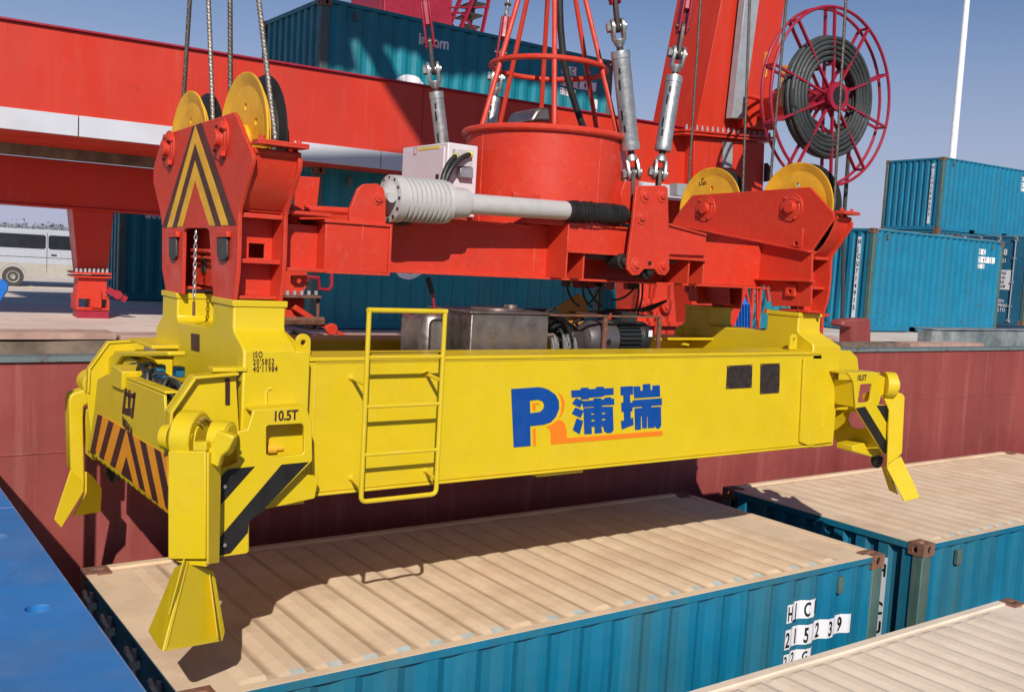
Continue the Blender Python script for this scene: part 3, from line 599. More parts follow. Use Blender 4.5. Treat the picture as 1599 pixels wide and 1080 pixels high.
# hose reel beside the column
RC = PL(1293, 153, D(1293, 153, 17.0), -gn); e1 = gd; e2 = V((0, 0, 1))
reel = MB()
def RQ(r, a, w_=0.0): return RC+e1*(math.cos(a)*r)+e2*(math.sin(a)*r)+gn*w_
R1 = 1.50; rings = []
rt = MB()
for w_ in (-0.10, 0.10): rt.tube([RQ(R1, 2*math.pi*k/64, w_) for k in range(64)], 0.027, 8, closed=True)
reel_o = rt.build('hose_reel', 'crane_dark', cl)
sp = MB()
for k in range(10):
    a = math.radians(95+k*36)
    for w_ in (-0.10, 0.10): sp.beam(RQ(0.17, a, w_), RQ(R1, a, w_), 0.035, 0.05, up=gn)
for k in range(10):
    a = math.radians(95+k*36); sp.beam(RQ(R1, a, -0.10), RQ(R1, a, 0.10), 0.04, 0.04)
    sp.beam(RQ(0.56, a, -0.10), RQ(0.56, a, 0.10), 0.04, 0.04)
sp.build('reel_spokes', 'crane_dark', reel_o)
hb = MB(); hb.lathe(RC-gn*0.24, gn, [(0.35, 0.10), (0.02, 0.15), (0.0, 0.16), (0.0, 0.24), (0.05, 0.25), (0.05, 0.20), (0.5, 0.20)], 28); hb.build('reel_hub', 'crane_dark', reel_o); hb = MB(); hb.cyl(RC-gn*0.235, RC-gn*0.225, 0.155, n=28); hb.build('dark_bore_disc', 'black', reel_o)  # black disc paints in the dark inside of the hub bore
hs = MB()
for ly in range(5):
    r = 0.66+ly*0.082
    for j, w_ in enumerate((-0.085, 0.0, 0.085)): hs.tube([RQ(r+0.012*math.sin(3*t+ly)+0.02*(j == 1), t, w_+0.015*math.sin(2*t+ly)) for t in [2*math.pi*k/56 for k in range(56)]], 0.040, 8, closed=True)
hs.tube([RQ(1.0, math.radians(180), -0.1)+gn*0, RQ(1.02, math.radians(195), -0.13), CPt(1222, 240, -1.6), CPt(1216, 330, -1.6), CPt(1214, 520, -1.6)], 0.038, 8)
hs.build('rolled_hose', 'hose', reel_o)
sh = MB(); sh.cyl(RC+gn*0.0, RC+gn*1.2, 0.09); sh.cyl(RC+gn*0.55, RC+gn*1.1, 0.30); a = RC+gn*0.8; sh.beam(a, CPt(1190, 175, 0.4), 0.25, 0.35); sh.build('reel_shaft', 'crane_red', reel_o, bevel=0.01)
ml = MB(); ml.box((RC.x-0.62, RC.y+0.9, RC.z+0.35), (RC.x-0.57, RC.y+0.95, RC.z+0.8)); ml.box((RC.x-0.3, RC.y+0.7, RC.z-0.1), (RC.x-0.12, RC.y+0.8, RC.z+0.6)); ml.build('reel_bracket', 'cabin_orange', reel_o)

# unseen slabs added overhead, outlined to shade the middle stack and part of the girder
mb = MB(); Q_ = [(-5.2, -8.4), (2.3, -8.4), (3.0, -6.2), (3.2, -5.1), (1.6, -4.9), (2.2, -3.0), (-1.1, -3.0), (-1.0, -4.7), (-5.2, -5.1)]; Q2_ = [(-3.4, -2.0), (-0.9, -2.0), (-0.7, -1.35), (0.5, -1.35), (0.8, -1.75), (2.0, -1.5), (4.9, -1.55), (5.5, -0.9), (5.6, 3.2), (-7.6, 3.2), (-7.6, -1.0), (-3.4, -1.2)]
mb.prism([(x, y, 14.0) for x, y in Q_], (0, 0, 0.10)); mb.prism([(x, y, 14.0) for x, y in Q2_], (0, 0, 0.10)); mb.box((-0.6, -4.0, 14.12), (-0.3, 2, 14.3)); td = mb.build('unseen_shade_slab', 'crane_red', cr)
mb = MB(); mb.box((-7.0, 0.4, 14.12), (5.5, 1.2, 14.9)); mb.build('shade_slab_beam', 'crane_red', td)  # beam added along with the slabs, also out of view
# crane body and stairs behind the upper container
cb = thing('crane_cabin', 'dark red crane machine house rising behind the upper middle container', 'crane house', D(650, 80, 25))
q = D(596, 75, 25); mb = MB(); p0, p1 = PL(596, 90, q, -gn), PL(702, 90, q, -gn); p0.z = p1.z = 4.2
mb.prism([p0, p1, p1+gn*2.2, p0+gn*2.2], (0, 0, 7)); mb.build('wall', 'crane_dark', cb, bevel=0.02)
mb = MB(); mb.prism([p0-gd*0.12, p0-gd*0.12+gn*0.1, p0-gd*0.07+gn*0.1, p0-gd*0.07], (0, 0, 7)); mb.build('drain_pipe', 'crane_dark', cb)
mb = MB(); mb.prism([p0-gn*0.05, p1-gn*0.05, p1+gn*2.2, p0+gn*2.2], (0, 0, -3.1)); mb.build('support_frame', 'crane_dark', cb)
st = thing('crane_stairs', 'open steel stair with handrails climbing beside the dark red machine house', 'stairs', D(735, 60, 25))
def SP(u, v, w_=0): return PL(u, v, q, -gn)+gn*w_
mb = MB()
for w_ in (0, 0.8):
    mb.beam(SP(712, 62, w_), SP(766, -70, w_), 0.05, 0.22, up=gn); mb.beam(SP(750, 62, w_), SP(772, -40, w_), 0.05, 0.14, up=gn)
    mb.tube([SP(700, 12, w_), SP(764, 12, w_)], 0.025, 6); mb.tube([SP(704, -8, w_), SP(702, 60, w_)], 0.025, 6); mb.tube([SP(720, 20, w_), SP(745, 50, w_)], 0.03, 6)
mb.build('stair_strings', 'crane_dark', st)
mb = MB()
for k in range(7): a = SP(728+k*5, 40-k*18, 0); mb.prism([a, a+gd*0.42, a+gd*0.42+gn*0.8, a+gn*0.8], (0, 0, 0.05))
mb.build('stair_treads', 'dark_steel', st)
mb = MB(); mb.tube([SP(710, 48, 0.4), SP(711, -40, 0.4)], 0.04, 8); mb.tube([SP(744, 40, 0.4), SP(747, -40, 0.4)], 0.03, 8)
for k in range(5): mb.tube([SP(710, 40-k*14, 0.4), SP(716, 38-k*14, 0.4)], 0.02, 6)
mb.build('orange_ladder', 'cabin_orange', st)
mb = MB(); a = SP(715, 66, 0); a.z = GZ+2.6; mb.box((a.x, a.y, GZ), (a.x+0.2, a.y+0.2, SP(715, 66).z)); mb.build('stair_post', 'crane_dark', st)

# bogie machinery of the crane seen through the gap under the lifting frame
bq = D(1020, 500, 12.5)
def BP(u, v, w_=0): return PL(u, v, bq, -gn)+gn*w_
bo = thing('crane_bogie', 'orange-red travelling bogie with round pin ends seen under the red lifting frame', 'crane bogie', V((BP(1020, 560).x, BP(1020, 560).y, GZ)))
mb = MB(); mb.prism([BP(998, 438), BP(1052, 440), BP(1056, 486), BP(1062, 560), BP(975, 560), BP(984, 500), BP(1000, 484)], gn*0.5); mb.build('bogie_frame', 'red', bo, bevel=0.02)
mb = MB()
for u, v, r in ((1036, 477, 0.085), (1000, 475, 0.055)): mb.lathe(BP(u, v, -0.10), gn, [(0, r*0.35), (0.0, r*0.6), (0.02, r*0.62), (0.02, r), (0.1, r)], 24)
mb.cyl(BP(1000, 472, -0.05), BP(1018, 474, -0.05), 0.06); mb.build('pin', 'red', bo)
mb = MB()
mb.beam(BP(1022, 440, -0.06), BP(1014, 486, -0.06), 0.04, 0.05, up=gn); mb.beam(BP(985, 504, -0.03), BP(1066, 506, -0.03), 0.1, 0.05); mb.beam(BP(1020, 486, -0.1), BP(1010, 560, -0.1), 0.03, 0.03)
mb.build('bogie_brace', 'red', bo)
b2 = thing('bogie_linkage', 'small red rail-clamp linkage with round weight behind the left yellow tower', 'crane linkage', V((D(470, 520, 11).x, D(470, 520, 11).y, GZ)))
q2 = D(470, 500, 11.0)
def B2(u, v, w_=0): return PL(u, v, q2, -gn)+gn*w_
mb = MB(); mb.prism([B2(437, 418), B2(478, 418), B2(482, 440), B2(474, 458), B2(437, 458)], gn*0.2); mb.prism([B2(437, 455), B2(475, 455), B2(475, 492), B2(490, 500), B2(437, 500)], gn*0.25); mb.beam(B2(455, 478, -0.05), B2(492, 502, -0.05), 0.06, 0.10, up=gn); mb.build('bracket', 'red', b2, bevel=0.006)
mb = MB(); mb.beam(B2(436, 461, -0.1), B2(492, 462, -0.1), 0.2, 0.025); mb.tube([B2(492, 463, -0.1), B2(491, 502, -0.1)], 0.02, 6); mb.tube([B2(437, 500, -0.1), B2(500, 500, -0.1)], 0.05, 6); mb.build('rail', 'rust', b2)
mb = MB(); mb.lathe(B2(513, 513, -0.12), gn, [(0, 0.0), (0, 0.06), (0.01, 0.068), (0.06, 0.068)], 24); mb.beam(B2(495, 505, -0.06), B2(540, 526, -0.06), 0.04, 0.07, up=gn); mb.build('counterweight', 'red', b2)
mb = MB(); mb.tube([B2(470, 432, -0.1), B2(492, 433, -0.1), B2(494, 450, -0.1), B2(508, 452, -0.1), B2(513, 445, -0.1), B2(513, 400, -0.1)], 0.022, 8); mb.build('handrail', 'crane_dark', b2)
mb = MB()
for k in range(5): qq = B2(442+k*11, 459, -0.15); mb.cyl(qq, qq+V((0, 0, 0.045)), 0.02, n=6)
mb.build('bolt', 'zinc', b2)
mb = MB(); mb.tube([B2(445, 515, -0.2), B2(470, 520, -0.2), B2(505, 538, -0.2), B2(512, 548, -0.2), B2(500, 556, -0.2), B2(470, 545, -0.2)], 0.025, 8); tag(mb.build('drooping_cable', 'rubber'), 'black cable looping down beside the left yellow tower', 'cable')

# blue machine and red frames seen between the right tower pillars
q3 = D(1165, 500, 20)
def B3(u, v, w_=0): return PL(u, v, q3, -gn)+gn*w_
bm_t = thing('blue_winch_housing', 'bright blue tapered machine housing on the dock seen between the right pillars', 'machine', V((B3(1155, 520).x, B3(1155, 520).y, GZ)))
mb = MB(); g0_ = B3(1155, 520).z-GZ
mb.prism([B3(1150, 450), B3(1158, 450), B3(1168, 472), B3(1168, 520), B3(1140, 520), B3(1146, 472)], gn*0.6); mb.prism([B3(1138, 472), B3(1162, 472), B3(1162, 540), B3(1138, 540)], -gn*0.15); mb.build('housing', 'blue', bm_t, bevel=0.02)
mb = MB()
for k in range(5): mb.prism([B3(1141+k*4.5, 474, -0.17), B3(1142.2+k*4.5, 474, -0.17), B3(1142.2+k*4.5, 535, -0.17), B3(1141+k*4.5, 535, -0.17)], -gn*0.03)
mb.build('cooling_ribs', 'logo_blue', bm_t)
b4 = thing('second_blue_housing', 'small blue machine corner seen left of the far right pillar', 'machine', V((B3(1073, 520).x, B3(1073, 520).y, GZ)))
mb = MB(); mb.prism([B3(1068, 455), B3(1074, 457), B3(1082, 470), B3(1082, 540), B3(1068, 540)], gn*0.5); mb.build('housing', 'blue', b4, bevel=0.02)
rf = thing('red_frame_posts', 'cluster of red steel posts and rails on the dock between the right pillars', 'steel frame', V((B3(1180, 540).x, B3(1180, 540).y, GZ)))
mb = MB()
for a, b, r in (((1163, 445), (1172, 490), 0.05), ((1176, 445), (1172, 500), 0.06), ((1188, 440), (1184, 500), 0.06), ((1196, 440), (1200, 470), 0.05), ((1182, 445), (1182, 500), 0.04)): mb.beam(B3(*a), B3(*b), r, r)
for a, b in (((1172, 500), (1172, 560)), ((1184, 500), (1184, 560))): mb.beam(B3(*a), B3(*b), 0.05, 0.05)
mb.build('post', 'red', rf)
mb = MB(); mb.tube([B3(1146, 512, -1), B3(1146, 480, -1), B3(1138, 480, -1)], 0.05, 8); mb.tube([B3(1144, 496, -1), B3(1178, 497, -1)], 0.05, 8); mb.tube([B3(1168, 500, -1), B3(1168, 560, -1)], 0.04, 8); mb.build('rail', 'crane_red', rf)
mb = MB(); mb.prism([B3(1190, 482, -1), B3(1206, 483, -1), B3(1206, 506, -1), B3(1186, 503, -1)], gn*0.1); pl_ = mb.build('red_plate', 'crane_dark', rf)
mb = MB()
for u, v in ((1188, 487), (1186, 500)): mb.lathe(B3(u, v, -1.1), gn, [(0, 0), (0.01, 0.05), (0.08, 0.05)], 16)
mb.build('white_knob', 'label_white', rf)
rr = thing('dock_guard_rail', 'red guard rail pipe on the dock just left of the mooring post', 'guard rail', V((Y(1290, 500, 7.5).x, 7.5, GZ)))
mb = MB(); mb.tube([Y(1285, 500, 7.5)-V((0, 0, .5)), Y(1284, 493, 7.5), Y(1293, 492, 7.5)], 0.035, 8); mb.tube([Y(1293, 492, 7.5), Y(1250, 493, 7.5)], 0.035, 8); mb.build('pipe', 'crane_red', rr)

# ================================================================== YELLOW SPREADER
sp_t = thing('container_spreader', 'bright yellow container spreader frame with blue logo hanging above the dusty tan roof', 'spreader', (2.95, 1.07, 0.97))
def ysy(name, px, val, th, holes=(), m='yellow', parent=None, bevel=0.005):
    mb = MB(); sy(mb, px, val, th, holes); return mb.build(name, m, parent or sp_t, bevel=bevel)
# main beams
mb = MB(); mb.box((0.50, 0.20, 0.985), (5.22, 0.50, 1.735)); fb = mb.build('front_beam', 'yellow', sp_t, bevel=0.006)
mb = MB(); mb.box((0.55, 0.188, 1.735), (5.20, 0.53, 1.757)); mb.build('top_flange', 'yellow', fb, bevel=0.004)
mb = MB(); mb.box((0.60, 0.185, 0.968), (5.20, 0.53, 0.984)); mb.box((2.35, 0.22, 0.94), (2.75, 0.5, 0.967)); mb.build('bottom_flange', 'yellow', fb, bevel=0.004)
mb = MB(); mb.tube([(0.735, 0.198, 0.99), (0.735, 0.198, 1.73)], 0.004, 6); mb.tube([(0.735, 0.198, 1.727), (5.2, 0.198, 1.727)], 0.004, 6); mb.build('weld_seam', 'yellow', fb)
mb = MB(); mb.box((0.50, 1.62, 0.985), (5.4, 1.92, 1.70)); bb = mb.build('rear_beam', 'yellow', sp_t, bevel=0.006)
mb = MB(); mb.box((0.55, 1.58, 1.70), (5.2, 1.95, 1.72)); mb.box((0.7, 1.60, 1.60), (5.1, 1.62, 1.625)); mb.build('top_flange', 'yellow', bb, bevel=0.004)
mb = MB(); mb.box((0.60, 0.51, 1.10), (5.1, 1.60, 1.14)); mb.build('deck_plate', 'yellow', sp_t)
# saddle towers
def saddle(x0, x1, x2, dy, sgn, name='saddle_tower'):
    o = [(.27, 2.05), (.60, 2.05), (.60, 1.905), (.63, 1.88), (1.23, 1.87), (1.26, 1.895), (1.26, 2.03), (1.57, 2.03), (1.57, 1.88), (1.70, 1.79), (1.70, .955), (.10, .955), (.10, 1.80), (.125, 1.83), (.255, 1.895), (.27, 1.92)]
    mb = MB(); mb.prism([(x0, y+dy, z) for y, z in o], (x1-x0, 0, 0)); t = mb.build(name, 'yellow', sp_t, bevel=0.010)
    mb = MB()
    def q(xa, ya, z): return (xa, ya+dy, z)
    e = 0.08*sgn; xs = x1 if sgn > 0 else x0
    for ya, yb in ((0.1003, 0.60), (1.26, 1.6997)):
        mb.loft([[q(xs-0.02*sgn, ya, .957), q(xs+e, ya, .957), q(xs+e, yb, .957), q(xs-0.02*sgn, yb, .957)], [q(xs-0.02*sgn, ya, 1.77), q(xs+e, ya, 1.77), q(xs+e, yb, 1.77), q(xs-0.02*sgn, yb, 1.77)],
                 [q(xs-0.02*sgn, ya, 1.80), q(xs+e*.8, ya, 1.80), q(xs+e*.8, yb, 1.80), q(xs-0.02*sgn, yb, 1.80)], [q(xs-0.02*sgn, max(ya, .25), 1.893), q(xs+0.002*sgn, max(ya, .25), 1.893), q(xs+0.002*sgn, min(yb, 1.57), 1.893), q(xs-0.02*sgn, min(yb, 1.57), 1.893)]])
    mb.build('shoulder', 'yellow', t, bevel=0.006)
    mb = MB()
    for ya, yb, zt in ((0.262, 0.61, 2.05), (1.252, 1.578, 2.03)):
        mb.box((x0-0.008, ya+dy, zt-0.022), (x1+0.008, yb+dy, zt+0.012))
    mb.build('bearing_pad', 'yellow', t, bevel=0.004)
    return t
tl = saddle(0.28, 0.575, 0.66, 0.0, 1); tr = saddle(5.10, 5.39, 5.47, 0.10, 1)
mb = MB(); sx(mb, [(298, 520), (311, 522), (311, 549), (298, 546)], 0.277, 0.003); mb.build('cover_plate', 'brown_black', tl)
def eyelug(x, y, z, par, ax=1):
    mb = MB(); n = 10; pts = [(x-0.045, y, z-0.05), (x+0.045, y, z-0.05)]+[(x+0.045*math.cos(a), y, z+0.035+0.045*math.sin(a)) for a in [math.pi*k/n for k in range(n+1)]]
    if ax == 0: pts = [(x, y+(p[0]-x), p[2]) for p in pts]
    mb.prism(pts, (0, 0.022, 0) if ax == 1 else (0.022, 0, 0), [circ((x, y, z+0.03), 0.016, 1 if ax == 1 else 0, 12)]); return mb.build('lifting_eye', 'yellow', par, bevel=0.003)
p = X(460, 548, 0.67); eyelug(0.70, 0.30, 1.80, sp_t); q = Y(1243, 533, 0.30); eyelug(q.x, 0.32, q.z-0.02, sp_t); q = Y(1064, 518, 1.6); eyelug(q.x, 1.6, q.z-0.02, sp_t)
mb = MB(); mb.box((4.4, 1.30, 1.745), (5.1, 1.64, 1.765)); mb.tube([(4.3, 1.45, 1.70), (4.7, 1.5, 1.72), (4.8, 1.3, 1.70)], 0.012, 6); mb.build('bracket_plate', 'yellow', sp_t)
# end trough at the left: skin, bulkheads
XS = -0.10
def c4(*pts): return [(u/3.176+80, v/3.176+520) for u, v in pts]
skin = [(137, 706), (147, 640), (152, 592), (168, 583), (191, 590), (256, 616), (260, 690), (263, 803)]
mb = MB(); sx(mb, skin, XS, 0.015); sk = mb.build('end_skin', 'yellow', sp_t, bevel=0.004)
mb = MB(); a, b = X(190, 589, XS), X(257, 615, XS); mb.prism([a, b, b+V((0.07, 0, 0.0)), a+V((0.07, 0, 0))], (0, 0, 0.015)); a, b = X(137, 706, XS), X(263, 803, XS)
mb.prism([a, b, b+V((0.42, 0.0, 0)), a+V((0.42, 0, 0))], (0, 0, 0.02)); mb.build('lip_plate', 'yellow', sk, bevel=0.004)
mb = MB(); sx(mb, [(141, 697)]+c4((200, 560), (228, 400), (300, 432), (372, 480), (440, 528), (510, 568), (578, 606))+[(261, 716), (262.5, 801)], XS-0.004, 0.0038); mb.build('hazard_panel', 'stripe_orange', sk)
mb = MB()
for poly in (c4((230, 402), (252, 410), (215, 600), (192, 590)), c4((284, 432), (308, 446), (258, 627), (236, 612)), c4((343, 468), (368, 479), (316, 668), (291, 652)), c4((374, 484), (400, 500), (466, 788), (438, 767)),
             c4((371, 612), (404, 740), (346, 697)), c4((438, 528), (468, 546), (530, 843), (500, 822)), c4((509, 569), (540, 586), (577, 758), (577, 878), (566, 862))): sx(mb, poly, XS-0.0065, 0.0022)
mb.build('hazard_stripe', 'brown_black', sk)
def c9(*pts): return [(u/7.717+90, v/7.717+560) for u, v in pts]
mb = MB()
for poly in (c9((808, 352), (832, 362), (797, 665), (773, 655)), c9((915, 400), (938, 412), (904, 720), (880, 706)), c9((822, 392), (926, 428), (918, 478), (816, 442)), c9((846, 440), (880, 452), (866, 606), (846, 600)),
             c9((808, 590), (846, 598), (868, 606), (884, 590), (872, 692), (804, 668)), c9((850, 372), (872, 380), (870, 402), (848, 394))): sx(mb, poly, XS-0.0035, 0.003)
mb.build('maker_logo', 'brown_black', sk)
p = X(190, 660, XS-0.003); text('WEIHUA', 'maker_name', (XS-0.003, p.y-0.01, p.z-0.01), (0, -1, -0.16), 0.075, 'brown_black', sk, 0.78, 0.002, up=(0, 0, 1))
# cover box with two screws
mb = MB(); a, b, c, d = [X(u, v, XS-0.02) for u, v in ((173, 569), (191, 580), (189, 609), (173, 602))]; mb.prism([a, b, c, d], (0.20, 0, 0)); mb.build('junction_cover', 'yellow', sp_t, bevel=0.006)
for k, yv in enumerate((0.10, 1.86)):
    px = [(262, 641), (300, 586), (366, 580), (372, 705), (270, 716), (259, 690)] if k == 0 else None
    P0 = [Y(u, v, 0.10) for u, v in [(262, 641), (300, 586), (368, 580), (376, 712), (268, 800), (259, 690)]]
    P0 = [V((p.x, yv, p.z-0.0*k)) for p in P0]
    mb = MB(); mb.prism(P0, (0, 0.018 if k == 0 else -0.018, 0)); bk = mb.build('end_bulkhead', 'yellow', sp_t, bevel=0.003)
    mb = MB(); d_ = V((0, -0.05, 0)) if k == 0 else V((0, 0.03, 0))
    cx_ = V((P0[3].x-0.1, yv, P0[0].z-0.2)); seq = [P0[5], P0[0], P0[1], P0[2]]
    for a, b in zip(seq, seq[1:]):
        n = (b-a).normalized().cross(V((0, 1, 0))); n = n if n.dot(cx_-a) > 0 else -n
        mb.prism([a+d_, b+d_, b+d_+n*0.014, a+d_+n*0.014], -d_*1.0+V((0, 0.05, 0)) if k == 0 else -d_*2)
    mb.build('bulkhead_flange', 'yellow', bk, bevel=0.003)
mb = MB(); sx(mb, [(157, 592), (170, 556), (182, 548), (262, 548), (262, 556), (190, 557), (176, 575), (170, 590)], 0.02, 0.10); mb.build('rear_rim', 'yellow', sp_t, bevel=0.01)
mb = MB(); mb.box((0.05, 1.3, 1.20), (0.275, 1.84, 1.625)); mb.build('inner_box', 'yellow', sp_t, bevel=0.006)
for y_ in (0.13, 1.25):      # cap plates on the tower foot
    mb = MB(); mb.box((0.12, y_-0.04, 1.700+0.0*y_), (0.30, y_+0.05 if y_ < 1 else 1.72, 1.722)); mb.build('cap_plate', 'yellow', sp_t, bevel=0.004)
mb = MB(); sy(mb, [(352, 590), (359, 591), (359, 632), (352, 632)], 0.093, 0.004); mb.build('slot', 'brown_black', sp_t)
# valves and hoses in the end trough
vb = MB()
for k in range(9):
    a = V((random.uniform(0.0, 0.12), random.uniform(0.55, 1.15), random.uniform(1.50, 1.60))); vb.box(a, a+V((0.05, 0.07, 0.06)))
vblk = vb.build('valve_block', 'valve_blue', sp_t, bevel=0.006)
vh = MB()
for k in range(34):
    a = V((random.uniform(-0.05, 0.15), random.uniform(0.42, 1.2), random.uniform(1.46, 1.56))); b = V((random.uniform(-0.05, 0.15), a.y+random.uniform(-.25, .25), random.uniform(1.46, 1.56)))
    m_ = (a+b)/2+V((random.uniform(-.04, .04), 0, random.uniform(0.10, 0.2))); vh.tube([a*(1-t)**2+m_*2*t*(1-t)+b*t*t for t in [i/8 for i in range(9)]], 0.012, 6)
vh.box((-0.04, 0.45, 1.36), (0.2, 1.25, 1.43)); vh.build('valve_hoses', 'rubber', vblk)

# twistlock housings with load marking (front left and front right)
def c5(*pts): return [(u/2.843+220, v/2.843+480) for u, v in pts]
HL = [(396, 640), (478, 634), (487, 659), (488, 719), (411, 797), (389, 814), (388, 861), (384, 864), (340, 870), (340, 733), (357, 729), (371, 722), (371, 674), (387, 670)]
WL = [(416, 667), (419, 664), (471, 661), (475, 665), (475, 705), (472, 709), (428, 714), (416, 709)]
hl = ysy('twistlock_housing', HL, -0.02, 0.022, [WL], bevel=0.004)
mb = MB()
P_ = lambda u, v, y=-0.02: Y(u, v, y)
a, b = P_(396, 640), P_(478, 634); mb.prism([a+V((0, .023, 0)), b+V((0, .023, 0)), b+V((0, 0.12, 0)), a+V((0, .12, 0))], (0, 0, -0.014))
a, b = P_(487, 659), P_(488, 719); mb.prism([a+V((0, .023, 0)), b+V((0, .023, 0)), b+V((0, 0.10, 0)), a+V((0, .10, 0))], (-0.014, 0, 0))
a, b = P_(388, 814), P_(388, 861); mb.prism([a+V((0, .003, 0)), b+V((0, .003, 0)), b+V((0, 0.10, 0)), a+V((0, .10, 0))], (0.004, 0, 0))
mb.build('housing_side', 'yellow', hl, bevel=0.003)
mb = MB(); sy(mb, [(357, 732), (398, 728), (341, 792), (341, 748)], -0.0235, 0.003); sy(mb, [(440, 725), (482, 721), (411, 796), (388.5, 814.6), (387, 831), (360, 863), (340.5, 868), (340.5, 842)], -0.0235, 0.003); mb.build('hazard_stripe', 'black', hl)
for u, v in ((350, 759), (350, 850)):
    mb = MB(); p = P_(u, v, -0.026); mb.cyl(p, p+V((0, -0.012, 0)), 0.010, n=12); mb.build('bolt', 'steel', hl)
p = P_(426, 657, -0.022); text('10.5T', 'load_marking', (p.x, -0.0215, p.z), (1, 0, 0.02), 0.073, 'brown_black', hl, 0.82, 0.0022, up=(0, 0, 1))
mb = MB(); sy(mb, [(405, 792), (415, 760), (470, 738), (498, 745), (492, 778), (448, 788), (400, 797)], 0.19-0.12, 0.16); mb.build('bottom_guide', 'yellow', sp_t, bevel=0.006)
mb = MB(); a = P_(424, 700, 0.10); mb.lathe(a+V((-0.03, 0, 0)), (1, 0, 0), [(0, 0.03), (0.05, 0.03), (0.05, 0.018), (0.09, 0.018)], 16); mb.build('lock_pin', 'sheave_yellow', sp_t)
mb = MB(); p = P_(388, 765, -0.01); mb.tube([p, p-V((0, 0, 0.28))], 0.007, 6, lobes=3); mb.build('hanging_chain', 'rubber', sp_t)
HR = [(1324, 582), (1364, 580), (1382, 589), (1390, 600), (1390, 611), (1376, 618), (1372, 632), (1391, 632), (1388, 668), (1384, 709), (1380, 708), (1366, 686), (1336, 636), (1333, 596)]
hr = ysy('twistlock_housing', HR, -0.02, 0.022, [[(1340, 603), (1345, 600), (1360, 599), (1362, 602), (1359, 625), (1355, 628), (1340, 629)]], bevel=0.004)
mb = MB(); a, b = P_(1333, 596), P_(1336, 636); mb.prism([a+V((0, .001, 0)), b+V((0, .001, 0)), b+V((0, 0.26, 0)), a+V((0, .26, 0))], (0.014, 0, 0)); a, b = P_(1326, 582), P_(1378, 582); mb.prism([a+V((0, .023, 0)), b+V((0, .023, 0)), b+V((0, .2, 0)), a+V((0, .2, 0))], (0, 0, -0.014)); mb.build('housing_side', 'yellow', hr, bevel=0.003)
mb = MB(); sy(mb, [(1337, 637), (1351, 634.5), (1385.5, 691), (1384, 708), (1380, 707), (1367, 686)], -0.0235, 0.003); sy(mb, [(1369, 633), (1385.5, 632.5), (1389, 640), (1387.5, 664)], -0.0235, 0.003); mb.build('hazard_stripe', 'black', hr)
p = P_(1338, 594, -0.022); text('10.5T', 'load_marking', (p.x, -0.0215, p.z), (1, 0, 0.0), 0.065, 'brown_black', hr, 0.85, 0.002)
mb = MB(); mb.cyl(P_(1352, 620, 0.05), P_(1352, 620, 0.05)+V((0.1, 0, 0.02)), 0.035); mb.build('lock_pin', 'sheave_yellow', hr)
# right end structure, in the tower's shade
ysy('end_bulkhead', [(1262, 547), (1328, 547), (1339, 558), (1344, 600), (1338, 640), (1262, 640)], 0.32, 0.02)
mb = MB(); sy(mb, [(1256, 560), (1300, 560), (1305, 600), (1303, 640), (1298, 683), (1302, 690), (1262, 695), (1250, 690)], 0.175, 0.02); mb.build('end_post', 'yellow', sp_t, bevel=0.004)
mb = MB(); sx(mb, [(1296, 640), (1318, 606), (1340, 640), (1366, 686), (1370, 700), (1362, 700), (1334, 702), (1315, 703), (1296, 672)], 5.80, 0.02, [[(1323, 655), (1326, 645), (1333, 642), (1345, 648), (1353, 660), (1352, 668), (1336, 669), (1327, 665)]]); mb.build('end_web', 'yellow', sp_t, bevel=0.003)
mb = MB(); mb.box((5.60, 0.36, 0.95), (5.65, 1.9, 1.45)); mb.build('end_skin', 'yellow', sp_t)
mb = MB(); sy(mb, [(1331, 696), (1363, 688), (1369, 684), (1382, 709), (1362, 713), (1331, 704)], 0.10, 0.16); mb.build('bottom_guide', 'yellow', sp_t, bevel=0.005)
mb = MB(); p = P_(1370, 712, 0.12); mb.lathe(p, (0, 0, -1), [(0, 0.05), (0.05, 0.05), (0.08, 0.038), (0.1, 0.02)], 14); mb.build('twistlock', 'rubber', sp_t)
mb = MB(); p = P_(160, 735, 1.9); mb.lathe(V((0.10, 1.95, p.z+0.02)), (0, 0, -1), [(0, 0.06), (0.05, 0.06), (0.09, 0.04), (0.11, 0.02)], 14); mb.build('twistlock', 'rubber', sp_t)
mb = MB(); mb.box((-0.06, 1.86, 0.90), (0.2, 2.08, 1.2)); mb.build('rear_corner_box', 'yellow', sp_t, bevel=0.01)
mb = MB()
for u0, v0, v1 in ((1291, 578, 602), (1286, 636, 668)): mb.tube([Y(u0, v0, 0.174), Y(u0-1, v1, 0.174)], 0.008, 6)
mb.tube([Y(416, 640, 0.098), Y(416, 612, 0.098), Y(419, 607, 0.098), Y(424, 606, 0.098)], 0.007, 6); mb.build('grease_line', 'yellow', sp_t)

# guide arms (flippers)
nA = V((-0.707, -0.707, 0)); sA = V((0.707, -0.707, 0)); PA = V((-0.10, -0.12, 1.2))
def AP(u, v, off=0.0): return PL(u, v, PA-nA*off, nA)
ar = thing('guide_arm', 'big near-left yellow guide arm hanging down with flared foot over the tan roof', 'guide arm', AP(300, 870), 'corner guide arms of the spreader')
mb = MB(); mb.prism([AP(262, 704), AP(321, 704), AP(321, 873), AP(262, 873)], -nA*0.025); mb.build('arm_plate', 'yellow', ar, bevel=0.006)
mb = MB(); a, b = AP(322, 706), AP(322, 880); mb.prism([a, a-nA*0.14, b-nA*0.12+V((0, 0, -0.03)), b], sA*0.012); c, d = AP(262, 706)-sA*0.0, AP(262, 873); mb.prism([c-nA*0.026, c-nA*0.14, d-nA*0.12, d-nA*0.026], sA*0.014); mb.build('side_web', 'yellow', ar, bevel=0.004)
hub = AP(345, 683, 0.10)
